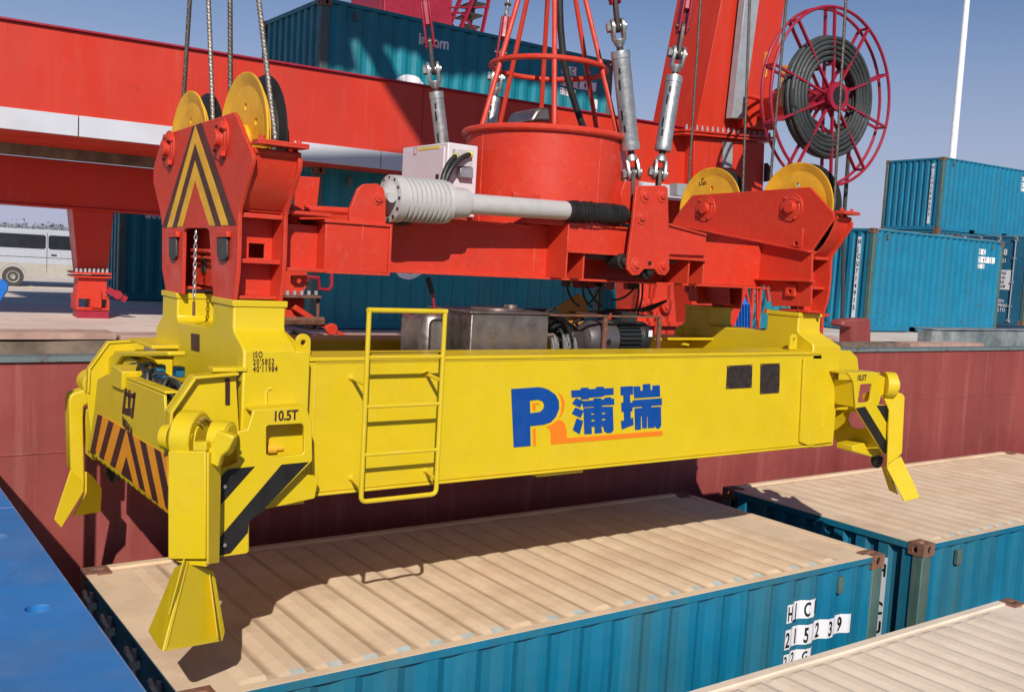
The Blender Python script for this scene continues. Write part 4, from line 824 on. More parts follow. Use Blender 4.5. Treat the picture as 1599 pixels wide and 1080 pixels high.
mb = MB(); mb.lathe(AP(284, 681, 0.14)-sA*0.01, sA, [(0, 0.12), (0.012, 0.135), (0.10, 0.135), (0.112, 0.125), (0.112, 0.075), (0.118, 0.075)], 36); hubs = mb.build('pivot_drum', 'yellow', ar, bevel=0.003)
mb = MB(); o_ = AP(334, 682, 0.13); mb.lathe(o_, sA, [(0, 0.045), (0.0, 0.085), (0.085, 0.085), (0.088, 0.07), (0.092, 0.068), (0.092, 0.02)], 30)
mb.lathe(AP(255, 681, 0.10), sA, [(0, 0.06), (0.05, 0.07)], 24); mb.build('pivot_hub', 'yellow', hubs, bevel=0.003)
mb = MB()
for k in range(7):
    a = math.radians(60+k*18); c = AP(284, 681, 0.14)+sA*0.106; e_ = V((0.707, 0.707, 0)); q = c+e_*(-math.cos(a)*0.10)+V((0, 0, math.sin(a)*0.10)); mb.cyl(q, q+sA*0.018, 0.009, n=8)
q = o_+sA*0.095
for s_ in (-.022, .022): mb.cyl(q+V((s_*.7, s_*.7, 0)), q+V((s_*.7, s_*.7, 0))+sA*0.015, 0.010, n=8)
mb.build('hub_bolt', 'brass', hubs)
for (pts, wsa) in (([(321, 720), (322, 706), (330, 694), (340, 672), (366, 682), (356, 703), (345, 712), (340, 730)], 0.016), ([(262, 720), (262, 705), (278, 698), (286, 690), (286, 672), (298, 678), (296, 700), (280, 715)], 0.016)):
    mb = MB(); mb.prism([AP(u, v, 0.03) for u, v in pts], -nA*0.05); mb.build('clevis_lug', 'yellow', ar, bevel=0.008)
mb = MB(); mb.prism([AP(301, 690, 0.0), AP(322, 690, 0.0), AP(322, 704), AP(301, 704)], -nA*0.06); mb.build('drum_lug', 'yellow', ar, bevel=0.004)
# foot: two flared plates meeting at a ridge, with fins
rt_, rb = Y(289, 877, -0.16), Y(254, 1017, -0.36); r2t, r2b = Y(335, 892, -0.03), Y(351, 1000, -0.12); l2t, l2b = Y(272, 886, 0.03), Y(231, 985, -0.05); rm = Y(350, 985, -0.12)
mb = MB(); th = V((0.005, 0.024, 0)); mb.prism([rt_, r2t, rm, r2b+V((-0.01, 0, 0)), rb+V((0.02, 0, 0.0)), rb], th); mb.build('flared_foot', 'yellow', ar, bevel=0.004)
mb = MB(); mb.prism([rt_, rb, rb+V((-0.01, 0.02, 0.01)), l2b, l2t], V((0.022, 0.008, 0))); mb.build('flared_foot', 'yellow', ar, bevel=0.004)
mb = MB(); a, b = Y(286, 872, -0.20), Y(262, 960, -0.30); mb.prism([rt_, a, b, rb*0.35+rt_*0.65], (0.008, 0, 0)); a, b = Y(326, 896, -0.09), Y(339, 996, -0.22); mb.prism([Y(326, 900, -0.05), Y(340, 996, -0.15), b, a], (0.008, 0.002, 0)); mb.build('foot_fin', 'yellow', ar, bevel=0.003)
mb = MB(); mb.prism([AP(267, 873, 0.03), AP(322, 874, 0.03), AP(322, 884, 0.03), AP(290, 880, 0.03)], -nA*0.06); mb.build('foot_bracket', 'yellow', ar)

a2 = thing('guide_arm', 'far-left yellow guide arm beyond the striped end box, foot over the hull wall', 'guide arm', Y(115, 740, 2.2), 'corner guide arms of the spreader')
mb = MB(); sy(mb, [(108, 626), (110, 618), (115, 614), (131, 609), (140, 601), (141, 590), (148, 583), (156, 583), (156, 612), (140, 628), (131, 634), (130, 652), (132, 760), (127, 753), (110, 731)], 2.15, 0.14, [[(129, 640), (129, 650), (128.5, 640)]][:0]); mb.build('arm_plate', 'yellow', a2, bevel=0.008)
mb = MB(); mb.cyl(Y(150, 600, 2.12), Y(150, 600, 2.12)+V((0, .2, 0)), 0.085, n=28); mb.build('pivot_hub', 'yellow', a2, bevel=0.004)
mb = MB(); mb.prism([Y(111, 732, 2.15), Y(131, 755, 2.15), Y(131, 767, 2.15), Y(96, 824, 2.05), Y(85, 811, 2.05), Y(90, 795, 2.06)], (0.0, 0.02, 0)); mb.build('flared_foot', 'yellow', a2, bevel=0.005)
mb = MB(); mb.prism([Y(132, 736, 2.17), Y(140, 742, 2.3), Y(156, 762, 2.4), Y(154, 799, 2.4), Y(112, 806, 2.2), Y(131, 768, 2.17)], (0.015, 0.0, 0)); mb.build('flared_foot', 'yellow', a2, bevel=0.004)
mb = MB(); mb.prism([Y(133, 640, 2.2), Y(143, 636, 2.2), Y(141, 700, 2.2), Y(134, 700, 2.2)], (0, 0.1, 0)); mb.build('arm_web', 'yellow', a2, bevel=0.004)

a3 = thing('guide_arm', 'right-hand yellow guide arm with foot over the right tan container roof', 'guide arm', Y(1400, 720, -0.05), 'corner guide arms of the spreader')
nR = V((-0.55, -0.83, 0)); PR = V((5.9, -0.08, 1.2))
def RP(u, v, off=0.0): return PL(u, v, PR-nR*off, nR)
mb = MB(); mb.prism([RP(u, v) for u, v in [(1377, 620), (1384, 612), (1391, 608), (1404, 613), (1410, 615), (1413, 620), (1409, 707), (1400, 716), (1388, 723), (1385, 731), (1388, 640), (1380, 622)]], -nR*0.03); mb.build('arm_plate', 'yellow', a3, bevel=0.006)
mb = MB(); mb.prism([RP(1385, 731), RP(1388, 724), RP(1407, 712), RP(1429, 758), RP(1433, 775)+nR*0.04, RP(1409, 781)+nR*0.04], -nR*0.015); mb.build('flared_foot', 'yellow', a3, bevel=0.004)
mb = MB(); mb.prism([RP(1385, 726, 0.02), RP(1385, 736, 0.01), RP(1402, 772, 0.01), RP(1388, 765, 0.12), RP(1376, 728, 0.12)], V((0.012, 0, 0))); mb.build('flared_foot', 'yellow', a3, bevel=0.003)
mb = MB(); mb.lathe(RP(1386, 600, 0.06)-V((0.06, 0, 0)), V((0.83, -0.55, 0)), [(0, 0.11), (0.09, 0.11), (0.09, 0.06), (0.12, 0.06)], 30); mb.build('pivot_hub', 'yellow', a3, bevel=0.004)
mb = MB(); mb.prism([RP(1409, 620, 0.031), RP(1409, 620, 0.14), RP(1405, 706, 0.14), RP(1405, 706, 0.031)], (0.01, 0.0, 0)); mb.build('side_web', 'yellow', a3)

# ladder
lt = MB(); yl = 0.02; pA, pB, pC, pD = Y(572, 485, yl), Y(690, 485, yl), Y(568, 783, yl), Y(686, 770, yl)
xa, xb = (pA.x+pC.x)/2, (pB.x+pD.x)/2; zt = (pA.z+pB.z)/2; zb = (pC.z+pD.z)/2
def rnd(pts, r=0.035):
    out = []
    for i, p in enumerate(pts):
        if i in (0, len(pts)-1): out.append(V(p)); continue
        p = V(p); a = (V(pts[i-1])-p).normalized()*r; b = (V(pts[i+1])-p).normalized()*r
        out += [p+a*(1-t)**2+b*t*t for t in (0, .25, .5, .75, 1)]
    return out
lt.tube(rnd([(xa, yl, zt), (xa, yl, zb), (xb, yl, zb), (xb, yl, zt)]), 0.014, 10)
ldr = lt.build('boarding_ladder', 'yellow', sp_t)
mb = MB(); mb.tube([(xa-0.012, yl, zt), (xb+0.012, yl, zt)], 0.0145, 10); mb.build('handrail', 'yellow', ldr)
for v_ in (556, 633, 708):
    z_ = Y(572, v_+2, yl).z; mb = MB(); mb.tube([(xa, yl, z_), (xb, yl, z_)], 0.011, 8); mb.build('rung', 'yellow', ldr)
for x_, u_, vs in ((xa, 549, (589, 746)), (xb, 665, (583, 734))):
    for v_ in vs:
        q = Y(u_, v_, 0.198); mb = MB(); mb.tube([(q.x, 0.198, q.z), (x_, yl, q.z-0.02)], 0.011, 8); mb.cyl((q.x, 0.199, q.z), (q.x, 0.18, q.z), 0.022, 0.014, 12); mb.build('standoff', 'yellow', ldr)

# nameplates, logo, lettering on the front beam
for px in ([(1136, 571), (1175, 569), (1174, 605), (1134, 607)], [(1188, 568), (1218, 567), (1217, 613), (1187, 615)]):
    mb = MB(); sy(mb, px, 0.195, 0.004); npl = mb.build('nameplate', 'nameplate', sp_t)
    mb = MB()
    for u, v in px:
        cx_, cy_ = sum(p[0] for p in px)/4, sum(p[1] for p in px)/4; q = Y(u+(cx_-u)*0.1, v+(cy_-v)*0.1, 0.195); mb.cyl(q, q-V((0, 0.004, 0)), 0.006, n=8)
    mb.build('rivets', 'brass', npl)
def lg(*pts): return [(u/5.711+780, v/5.711+580) for u, v in pts]
mb = MB()
sy(mb, lg((105, 155), (350, 138), (400, 146), (440, 162), (500, 205), (530, 260), (533, 330), (505, 400), (460, 450), (400, 472), (275, 485), (278, 662), (128, 675)), 0.196, 0.003, [lg((272, 258), (345, 250), (385, 265), (400, 300), (390, 335), (360, 360), (275, 370))])
for g in (((640, 168), (725, 162), (726, 145), (795, 142), (797, 157), (862, 152), (863, 136), (930, 133), (931, 150), (1018, 145), (1018, 205), (932, 212), (930, 222), (862, 228), (800, 232), (800, 245), (728, 248), (727, 226), (645, 230)),
          ((685, 235), (750, 262), (720, 322), (648, 285)), ((678, 318), (752, 348), (725, 412), (645, 375)), ((690, 415), (748, 440), (715, 558), (655, 520)),
          ((1080, 135), (1190, 128), (1192, 203), (1165, 206), (1168, 275), (1185, 274), (1187, 352), (1170, 354), (1172, 420), (1192, 408), (1196, 475), (1092, 515), (1084, 440), (1112, 435), (1110, 358), (1090, 360), (1086, 278), (1106, 276), (1106, 210), (1082, 212)),
          ((1195, 133), (1255, 130), (1258, 170), (1280, 168), (1278, 113), (1345, 108), (1350, 165), (1366, 163), (1364, 124), (1430, 120), (1434, 222), (1202, 238)),
          ((1188, 255), (1448, 236), (1450, 298), (1360, 304), (1350, 316), (1440, 312), (1444, 480), (1425, 508), (1400, 505), (1384, 480), (1384, 500), (1325, 503), (1322, 400), (1316, 400), (1316, 503), (1274, 505), (1270, 395), (1262, 398), (1262, 515), (1210, 520), (1205, 328), (1270, 322), (1280, 310), (1188, 318))):
    sy(mb, lg(*g), 0.196, 0.003)
sy(mb, lg((740, 262), (840, 255), (842, 238), (908, 236), (908, 248), (935, 246), (940, 232), (990, 227), (1000, 240), (1022, 240), (1025, 295), (915, 301), (915, 312), (1012, 312), (1018, 520), (1000, 545), (960, 548), (935, 530), (925, 488), (908, 490), (918, 545), (850, 552), (850, 492), (822, 492), (825, 555), (758, 558), (750, 325), (842, 318), (842, 310), (745, 318)), 0.196, 0.003,
   [lg((818, 372), (845, 370), (845, 382), (818, 384)), lg((915, 366), (945, 364), (945, 377), (915, 379)), lg((822, 428), (848, 426), (848, 442), (822, 443)), lg((915, 420), (945, 418), (945, 432), (915, 434))])
mb.build('blue_logo', 'logo_blue', fb, smooth=False)
mb = MB()
for g in (((295, 283), (355, 278), (362, 288), (322, 295), (322, 343), (297, 345)), ((525, 190), (560, 215), (582, 270), (580, 330), (560, 380), (535, 410), (552, 350), (558, 290), (548, 235)),
          ((420, 490), (470, 470), (525, 427), (565, 440), (590, 480), (600, 530), (600, 593), (1455, 527), (1458, 568), (458, 648), (458, 560), (450, 515)), ((298, 508), (322, 505), (326, 660), (303, 663))): sy(mb, lg(*g), 0.1965, 0.003)
mb.build('orange_logo', 'logo_orange', fb, smooth=False)
for s_, v_ in (('ISO', 558), ("20'5852", 569.5), ("40'11984", 580.5)):
    p = Y(395, v_, 0.097); text(s_, 'size_marking', (p.x, 0.0975, p.z), (1, 0, 0.0), 0.045, 'brown_black', tl, 0.66, 0.0008, space=1.25)

# hydraulic power unit between the beams
pu = thing('hydraulic_power_unit', 'hydraulic power unit with steel tank, hoses and black electric motor sitting inside the spreader', 'power unit', (2.8, 1.0, 1.14))
mb = MB(); x0, x1 = Y(735, 520, 0.72).x, Y(856, 520, 0.72).x; y1 = X(690, 490, x0).y; zt = Y(800, 490, 0.72).z
mb.box((x0, 0.72, 1.14), (x1, y1+0.15, zt)); tk = mb.build('oil_tank', 'stainless', pu, bevel=0.008)
mb = MB(); mb.box((x0-0.02, 0.70, zt+0.0), (x1+0.02, y1+0.17, zt+0.012)); mb.cyl((x0+0.38, 0.98, zt+0.012), (x0+0.38, 0.98, zt+0.03), 0.19); mb.cyl((x0+0.45, 0.9, zt+0.03), (x0+0.45, 0.9, zt+0.055), 0.05); mb.build('tank_lid', 'stainless', tk, bevel=0.003)
mb = MB(); q = Y(655, 520, 0.95); mb.loft([[(q.x, 0.90, 1.2), (x0-0.10, 0.86, 1.2), (x0-0.10, 1.25, 1.2), (q.x, 1.25, 1.2)], [(q.x, 0.90, zt-0.02), (x0-0.10, 0.86, zt-0.0), (x0-0.10, 1.25, zt), (q.x, 1.25, zt-0.02)]]); mb.build('side_tank', 'stainless', pu, bevel=0.05)
mb = MB(); mb.tube(rnd([(q.x+0.04, 0.88, 1.6), (q.x+0.04, 0.88, zt-0.06), (q.x+0.16, 0.86, zt-0.06)]), 0.008, 8); mb.build('level_gauge', 'rubber', pu)
m0, m1 = Y(950, 525, 0.85), Y(1000, 525, 0.85); mz = Y(975, 527, 0.85).z
mb = MB(); mb.lathe((m0.x-0.0, 0.85, mz), (1, 0, 0), [(0, 0.09), (0.0, 0.115), (m1.x-m0.x-0.08, 0.115), (m1.x-m0.x-0.07, 0.13), (m1.x-m0.x, 0.13), (m1.x-m0.x+0.02, 0.11)], 32); mo_ = mb.build('electric_motor', 'motor', pu, bevel=0.004)
mb = MB()
for k in range(26):
    a = 2*math.pi*k/26; c, s_ = math.cos(a), math.sin(a); p = V((m0.x+0.02, 0.85+c*0.125, mz+s_*0.125)); mb.beam(p, p+V((m1.x-m0.x-0.12, 0, 0)), 0.006, 0.028, up=(0, c, s_))
mb.box((m0.x+0.08, 0.80, mz+0.13), (m0.x+0.24, 0.92, mz+0.20)); mb.build('cooling_fins', 'motor', mo_)
mb = MB(); mb.box((m1.x-0.05, 0.705, mz+0.02), (m1.x-0.01, 0.708, mz+0.07)); mb.build('motor_plate', 'label_white', mo_)
b0x = Y(905, 525, 0.85).x
mb = MB(); mb.lathe((b0x, 0.85, mz-0.01), (1, 0, 0), [(0, 0.05), (0.03, 0.11), (0.10, 0.14), (m0.x-b0x, 0.14)], 28); bh = mb.build('bell_housing', 'bell', pu, bevel=0.004)
mb = MB(); mb.lathe(((b0x+m0.x)/2+0.03, 0.708, mz-0.02), (0, 1, 0), [(0, 0.022), (0.01, 0.022)], 16); mb.build('access_hole', 'black', bh)
mb = MB(); mb.box((b0x-0.13, 0.78, mz-0.09), (b0x, 0.92, mz+0.05)); mb.cyl((b0x-0.2, 0.85, mz-0.02), (b0x-0.1, 0.85, mz-0.02), 0.06); mb.build('pump', 'dark_steel', bh, bevel=0.01)
mb = MB()
for k in range(12):
    a = V((x1+random.uniform(0.01, 0.06), random.uniform(0.72, 0.95), zt-random.uniform(0.0, 0.10))); b = V((b0x-random.uniform(-0.02, 0.18), random.uniform(0.75, 0.95), mz+random.uniform(-0.08, 0.06)))
    m_ = (a+b)/2+V((0.02, 0, 0.12+random.uniform(-.02, .08))); mb.tube([a*(1-t)**2+m_*2*t*(1-t)+b*t*t for t in [i/8 for i in range(9)]], random.choice((0.013, 0.017)), 8)
for k in range(4):
    a = V((b0x+0.05, 1.0, mz+0.1)); b = V((m1.x+0.1+k*0.04, 1.0, zt+0.03)); mb.tube([a, (a+b)/2+V((0, 0, 0.05)), b, Y(1040, 470, 1.1)], 0.012, 6)
mb.build('hydraulic_hoses', 'rubber', pu)
mb = MB()
for k in range(7):
    a = V((x1+0.06+k*0.035, 0.74+0.02*(k % 3), mz+0.02*(k % 2)-0.02)); mb.cyl(a, a+V((0.015, 0, -0.07)), 0.016, n=6); mb.cyl(a, a+V((-0.01, 0, 0.03)), 0.012, n=10)
mb.build('hose_fittings', 'steel', pu)
mb = MB(); mb.box((x1+0.10, 1.0, mz+0.02), (x1+0.28, 1.15, zt+0.02)); mb.lathe((x1+0.2, 0.95, mz+0.04), (0, 0, 1), [(0, 0.05), (0.12, 0.055), (0.14, 0.02)], 14); mb.build('valve_manifold', 'black', pu, bevel=0.01)
mb = MB(); mb.prism([Y(868, 508, 1.1), Y(862, 485, 1.1), Y(905, 458, 1.1), Y(916, 470, 1.1), Y(920, 495, 1.1), Y(900, 510, 1.1)], (0, 0.02, 0)); mb.build('orange_bracket', 'copper', pu)
mb = MB()
f0, f1, f2 = Y(858, 483, 0.68), Y(946, 490, 0.68), Y(1031, 490, 0.68)
for a, b in ((f0, f2),): mb.beam((a.x, 0.68, zt), (b.x, 0.68, zt), 0.03, 0.012); mb.beam((a.x, 1.2, zt), (b.x, 1.2, zt), 0.03, 0.012)
for x in (f1.x, f2.x): mb.beam((x, 0.68, 1.14), (x, 0.68, zt), 0.035, 0.012, up=(0, 1, 0)); mb.beam((x, 0.69, 1.14), (x, 0.69, zt), 0.01, 0.03, up=(1, 0, 0)); mb.beam((x, 0.68, zt), (x, 1.2, zt), 0.03, 0.012); mb.beam((x, 1.2, 1.14), (x, 1.2, zt), 0.03, 0.03)
mb.build('angle_iron_frame', 'rust', pu)
mb = MB(); a, b, c = Y(668, 434, 0.9), Y(675, 458, 0.9), Y(693, 545, 0.9); mb.tube([b, c+V((0.02, 0, -0.2))], 0.010, 8); hp_ = mb.build('hand_pump_lever', 'crane_dark', pu)
mb = MB(); mb.tube([a, b], 0.017, 10); mb.build('lever_grip', 'rubber', hp_)

# ================================================================== RED LIFTING FRAME (headblock)
hb_t = thing('lifting_frame', 'orange-red lifting frame with sheave plates standing on the four pillars of the yellow spreader', 'lifting frame', (2.95, 1.07, 2.06))
O_px = [(254.6, 211), (364.4, 175.4), (369, 182), (394, 242), (393.5, 255), (386, 282), (374, 324), (372.5, 335), (371.5, 386), (370, 425), (365, 469), (333, 468), (326.5, 362), (323, 356.5), (290, 356.5), (286.5, 361), (284, 459), (259, 456), (253, 420), (253, 352), (250, 331), (239, 284), (240, 262), (242, 252)]
O_yz = [(p.y, p.z) for p in (X(u, v, 0.28) for u, v in O_px)]
XL0, XL1, XR0, XR1 = 0.28, 0.535, 5.10, 5.285
mb = MB(); mb.prism([(XL0, y, z) for y, z in O_yz], (0.022, 0, 0)); pl0 = mb.build('side_plate', 'red', hb_t, bevel=0.004)
mb = MB(); mb.prism([(XL1, y, z) for y, z in O_yz], (0.022, 0, 0)); mb.build('side_plate', 'red', hb_t, bevel=0.004)
mb = MB(); mb.prism([(XR1, y, z) for y, z in O_yz], (0.022, 0, 0)); mb.build('side_plate', 'red', hb_t, bevel=0.004)
mb = MB(); sx(mb, [(1050, 346), (1062, 328), (1081, 305), (1265, 292), (1302, 333), (1301, 343), (1268, 391), (1266, 478), (1205, 478), (1200, 446), (1136, 440), (1138, 474), (1088, 474), (1094, 436), (1046, 434)], XR0, 0.022); pr0 = mb.build('side_plate', 'red', hb_t, bevel=0.004)
# chevrons on the left plate
def chev(mb, px, off): sx(mb, px, XL0-off, 0.002)
mb = MB()
for g in (((301, 197), (304.4, 195.8), (304.4, 197), (260.5, 355), (253.3, 355)), ((305.5, 195.4), (314, 191.6), (368, 351), (357, 351.5)), ((269, 354.6), (304.5, 223.6), (304.5, 250), (276.5, 354)), ((304.5, 223.6), (345.5, 352), (336, 352.4), (304.5, 250))): chev(mb, g, 0.003)
mb.build('chevron_stripe', 'brown_black', pl0)
mb = MB()
for g in (((304.5, 196.5), (304.5, 223.6), (269, 354.6), (260.5, 355)), ((304.5, 196.5), (357, 351.5), (345.5, 352), (304.5, 223.6)), ((304.5, 250), (304.5, 282), (285, 354), (276.5, 354)), ((304.5, 250), (336, 352.4), (326.5, 352.6), (304.5, 282))): chev(mb, g, 0.0028)
mb.build('chevron_stripe', 'sheave_yellow', pl0)
HY, HZ = (0.53, 1.50), 2.93
def hubset(x, s_, par):
    for k, y in enumerate(HY):
        mb = MB(); mb.lathe((x, y, HZ), (s_, 0, 0), [(0, 0.115), (0.012, 0.115), (0.012, 0.085), (0.016, 0.085), (0.016, 0.05), (0.05, 0.048), (0.052, 0.02)], 28); h = mb.build('pin_hub', 'red', par, bevel=0.003)
        mb = MB()
        for a in (0.9, 2.6, 4.2, 5.6): q = V((x+s_*0.012, y+0.098*math.cos(a), HZ+0.098*math.sin(a))); mb.cyl(q, q+V((s_*0.014, 0, 0)), 0.010, n=6)
        if x < 1:
            mb.box((x-0.035, y-0.09, HZ-0.10), (x-0.012, y-0.03, HZ-0.075)); mb.box((x-0.04, y-0.085, HZ+0.05), (x-0.012, y-0.04, HZ+0.085)); mb.box((x-0.03, y+0.0, HZ+0.07), (x-0.012, y+0.05, HZ+0.09))
        mb.build('keeper_bolt', 'red', h)
hubset(XL0, -1, pl0); hubset(XR0, -1, pr0)
# rubber bump pads, chain and pin on the left plate
for px, nm in (([(263, 370), (274, 370), (274, 400), (271, 406), (266, 406), (263, 400)], 0), ([(337.5, 370), (353, 370), (353, 400), (350, 407), (342, 408), (338, 401)], 1)):
    mb = MB(); sx(mb, px, XL0-0.02, 0.018); rp_ = mb.build('bump_pad', 'hose', pl0, bevel=0.008)
    u0 = px[0][0]; u1 = px[1][0]; mb = MB(); sx(mb, [(u0-1, 362), (u1+1, 361), (u1+1, 370), (u0-1, 371)], XL0-0.026, 0.024); mb.build('pad_clamp', 'red', rp_, bevel=0.003)
# web, flanges and guards between the plates, at both ends
for nm, xa_, xb_, dy in (('left', XL0+0.022, XL1, 0.0), ('right', XR0+0.022, XR1, 0.0)):
    hole = [[(xa_+0.10, 0.40, 2.29), (xa_+0.19, 0.40, 2.29), (xa_+0.19, 0.40, 2.37), (xa_+0.10, 0.40, 2.37)]] if nm == 'left' else []
    mb = MB(); mb.prism([(xa_, 0.40, 2.07), (xb_, 0.40, 2.07), (xb_, 0.40, 2.52), (xa_, 0.40, 2.52)], (0, 0.015, 0), hole); mb.box((xa_, 1.55, 2.07), (xb_, 1.565, 2.52)); wb = mb.build('web_plate', 'red', hb_t, bevel=0.002)
    mb = MB(); mb.box((xa_, 0.262, 2.505), (xb_, 1.62, 2.53)); mb.box((xa_, 0.275, 2.262), (xb_, 0.398, 2.285)); mb.box((xa_, 0.30, 2.068), (xb_, 0.60, 2.085)); mb.box((xa_, 1.24, 2.068), (xb_, 1.5, 2.085)); mb.build('stiffener', 'red', wb, bevel=0.003)
    # curved rope guard
    arc = [(0.27, 2.555), (0.20, 2.62), (0.15, 2.70), (0.115, 2.78), (0.105, 2.83)]
    mb = MB(); mb.loft([[(xa_, y, z), (xb_, y, z), (xb_, y+0.01, z), (xa_, y+0.01, z)] for y, z in arc]); gg = mb.build('rope_guard', 'red', hb_t)
    mb = MB(); mb.tube([(xa_, 0.105, 2.845), (xb_+0.02, 0.105, 2.845)], 0.017, 10); mb.tube([(xa_, 0.30, 2.555), (xb_, 0.30, 2.555)], 0.02, 10); mb.build('tie_bar', 'red', gg)
    mb = MB(); mb.box((xa_-0.01, 0.02, 2.875), (xb_+0.035, 0.135, 2.888)); mb.box((xa_-0.005, 0.03, 2.889), (xb_+0.04, 0.125, 2.902)); tp = mb.build('tie_plate', 'red', hb_t, bevel=0.003)
    mb = MB()
    for x in (xa_+0.03, xb_-0.0): mb.cyl((x, 0.08, 2.90), (x, 0.08, 2.925), 0.014, n=6)
    mb.build('tie_bolt', 'red', tp)
for k, (xa_, xb_) in enumerate(((XL0+0.1, XL0+0.12), )):
    mb = MB(); sy(mb, [(421, 190), (440, 184), (464, 229), (462, 236), (426, 222)], 0.55, 0.015); sy(mb, [(430, 238), (448, 240), (444, 258), (434, 256)], 0.45, 0.015); mb.build('rope_deflector', 'red', hb_t, bevel=0.003)
    mb = MB(); sy(mb, [(462, 275), (500, 277), (494, 334), (460, 330)], 1.25, 0.02); mb.build('rear_web', 'red', hb_t, bevel=0.003)
mb = MB(); p0, p1 = X(300, 391, 0.36), X(330, 392, 0.36); mb.tube([p0, p1], 0.012, 8); mb.tube([p0-V((0, 0, 0.04)), p1-V((0, 0, 0.04))], 0.008, 8); mb.box((0.40, 0.62, 2.1), (0.42, 1.40, 2.45)); mb.build('lock_indicator', 'red', hb_t)
# pin chain: alternating links
ch = MB(); c0 = X(306, 360, 0.262)
for k in range(15):
    c = c0-V((0, 0, 0.0145+k*0.0262)); axs = (V((0, 1, 0)), V((1, 0, 0)))[k % 2]
    ch.tube([c+axs*(0.0085*math.cos(t))+V((0, 0, 0.0175*math.sin(t))) for t in [2*math.pi*i/12 for i in range(12)]], 0.0034, 6, closed=True)
chn = ch.build('pin_chain', 'steel', pl0)
mb = MB(); b = c0-V((0, 0, 0.42)); mb.tube([b, b-V((0, 0.004, 0.075))], 0.009, 8); mb.tube([b+V((0, .01, 0)), b+V((0, 0, .015)), b+V((0, -.01, 0)), b+V((0, 0, -.01))], 0.004, 6, closed=True); mb.build('locking_pin', 'rust', chn)
mb = MB(); p = X(318, 410, 0.39); mb.box((0.385, p.y-0.03, p.z-0.06), (0.398, p.y+0.04, p.z+0.05)); mb.build('switch_box', 'dark_steel', hb_t)

# arms and bracket carrying the push rod
def hbox(name, px, y0, th, parent=None, bevel=0.004, m='red', holes=()):
    mb = MB(); sy(mb, px, y0, th, holes); return mb.build(name, m, parent or hb_t, bevel=bevel)
yb = 0.30
xB0, xB1, xB2 = Y(507, 400, yb).x, Y(565, 400, yb).x, Y(606, 400, yb).x
zB0, zB1 = Y(590, 426, yb).z, Y(590, 353, yb).z
mb = MB(); mb.box((XL1+0.022, yb+0.10, zB0), (xB0, 0.75, zB1-0.02)); mb.box((XL1+0.022, yb-0.03, zB0-0.012), (xB0, yb+0.1, zB0+0.008)); mb.box((XL1+0.022, yb-0.03, zB1+0.03), (xB0+0.02, 0.75, zB1+0.05)); mb.build('connecting_arm', 'red', hb_t, bevel=0.004)
mb = MB(); mb.box((xB0, yb, zB0), (xB2, 0.66, zB1)); bk_ = mb.build('arm_bracket', 'red', hb_t, bevel=0.004)
mb = MB(); mb.box((xB0-0.01, yb-0.015, zB1), (xB2+0.012, 0.67, zB1+0.016)); mb.box((xB0-0.01, yb-0.012, zB0-0.014), (xB2+0.01, 0.67, zB0)); mb.box((xB2, yb-0.012, zB0), (xB2+0.014, 0.67, zB1)); mb.tube([(xB1, yb-0.001, zB0), (xB1, yb-0.001, zB1)], 0.004, 6)
mb.build('bracket_flange', 'red', bk_, bevel=0.003)
CV = [(546, 351), (546, 328), (560, 294), (569, 287.5), (589, 286.5), (599, 294), (602.5, 309), (602.5, 351)]
for y0 in (yb+0.01, yb+0.21):
    c = hbox('clevis_plate', CV, y0, 0.03, bk_, 0.003)
    if y0 < 0.35:
        q = Y(590, 308, y0); mb = MB(); mb.lathe(q, (0, -1, 0), [(0, 0.042), (0.006, 0.042), (0.006, 0.026), (0.018, 0.026)], 24); mb.cyl(q+V((0, -0.018, 0)), q+V((0, -0.026, 0)), 0.006, n=8); mb.build('pin_cap', 'red', c)
mb = MB(); mb.tube([Y(476, 326, 0.55), Y(545, 330, 0.55)], 0.022, 10); mb.build('stay_tube', 'red', hb_t)
hbox('gusset', [(455, 338), (455, 318), (470, 325), (485, 338)], 0.36, 0.012)
hbox('lug_plate', [(455, 430), (480, 430), (480, 440), (474, 449), (462, 449), (455, 442)], 0.42, 0.015, holes=[[(464, 437), (467, 435), (471, 436), (472, 440), (468, 443), (464, 441)]])
# centre girder
ym = 0.72
gx0, gx1 = 1.20, Y(883, 400, ym).x; gz1, gz0 = 2.60, Y(800, 430, ym).z
mb = MB(); mb.box((XL1+0.02, ym+0.1, gz0), (XR0, 1.35, gz1)); mb.build('center_girder', 'red', hb_t, bevel=0.004)
mb = MB(); mb.prism([(xB2, ym, gz0), (gx1, ym, gz0), (gx1, ym, gz1), (gx1-0.30, ym, gz1+0.02), (xB2, ym, gz1-0.02)], (0, 0.1, 0)); mb.tube([(gx1-0.28, ym-0.001, gz0), (gx1-0.28, ym-0.001, gz1)], 0.004, 6)
cg = mb.build('girder_face', 'red', hb_t, bevel=0.004)
mb = MB(); mb.box((xB2, ym-0.05, gz0-0.016), (XR0, ym+0.3, gz0)); mb.box((gx0, ym-0.03, gz1-0.01), (gx1-0.35, 1.3, gz1+0.008)); mb.build('girder_flange', 'red', cg, bevel=0.003)
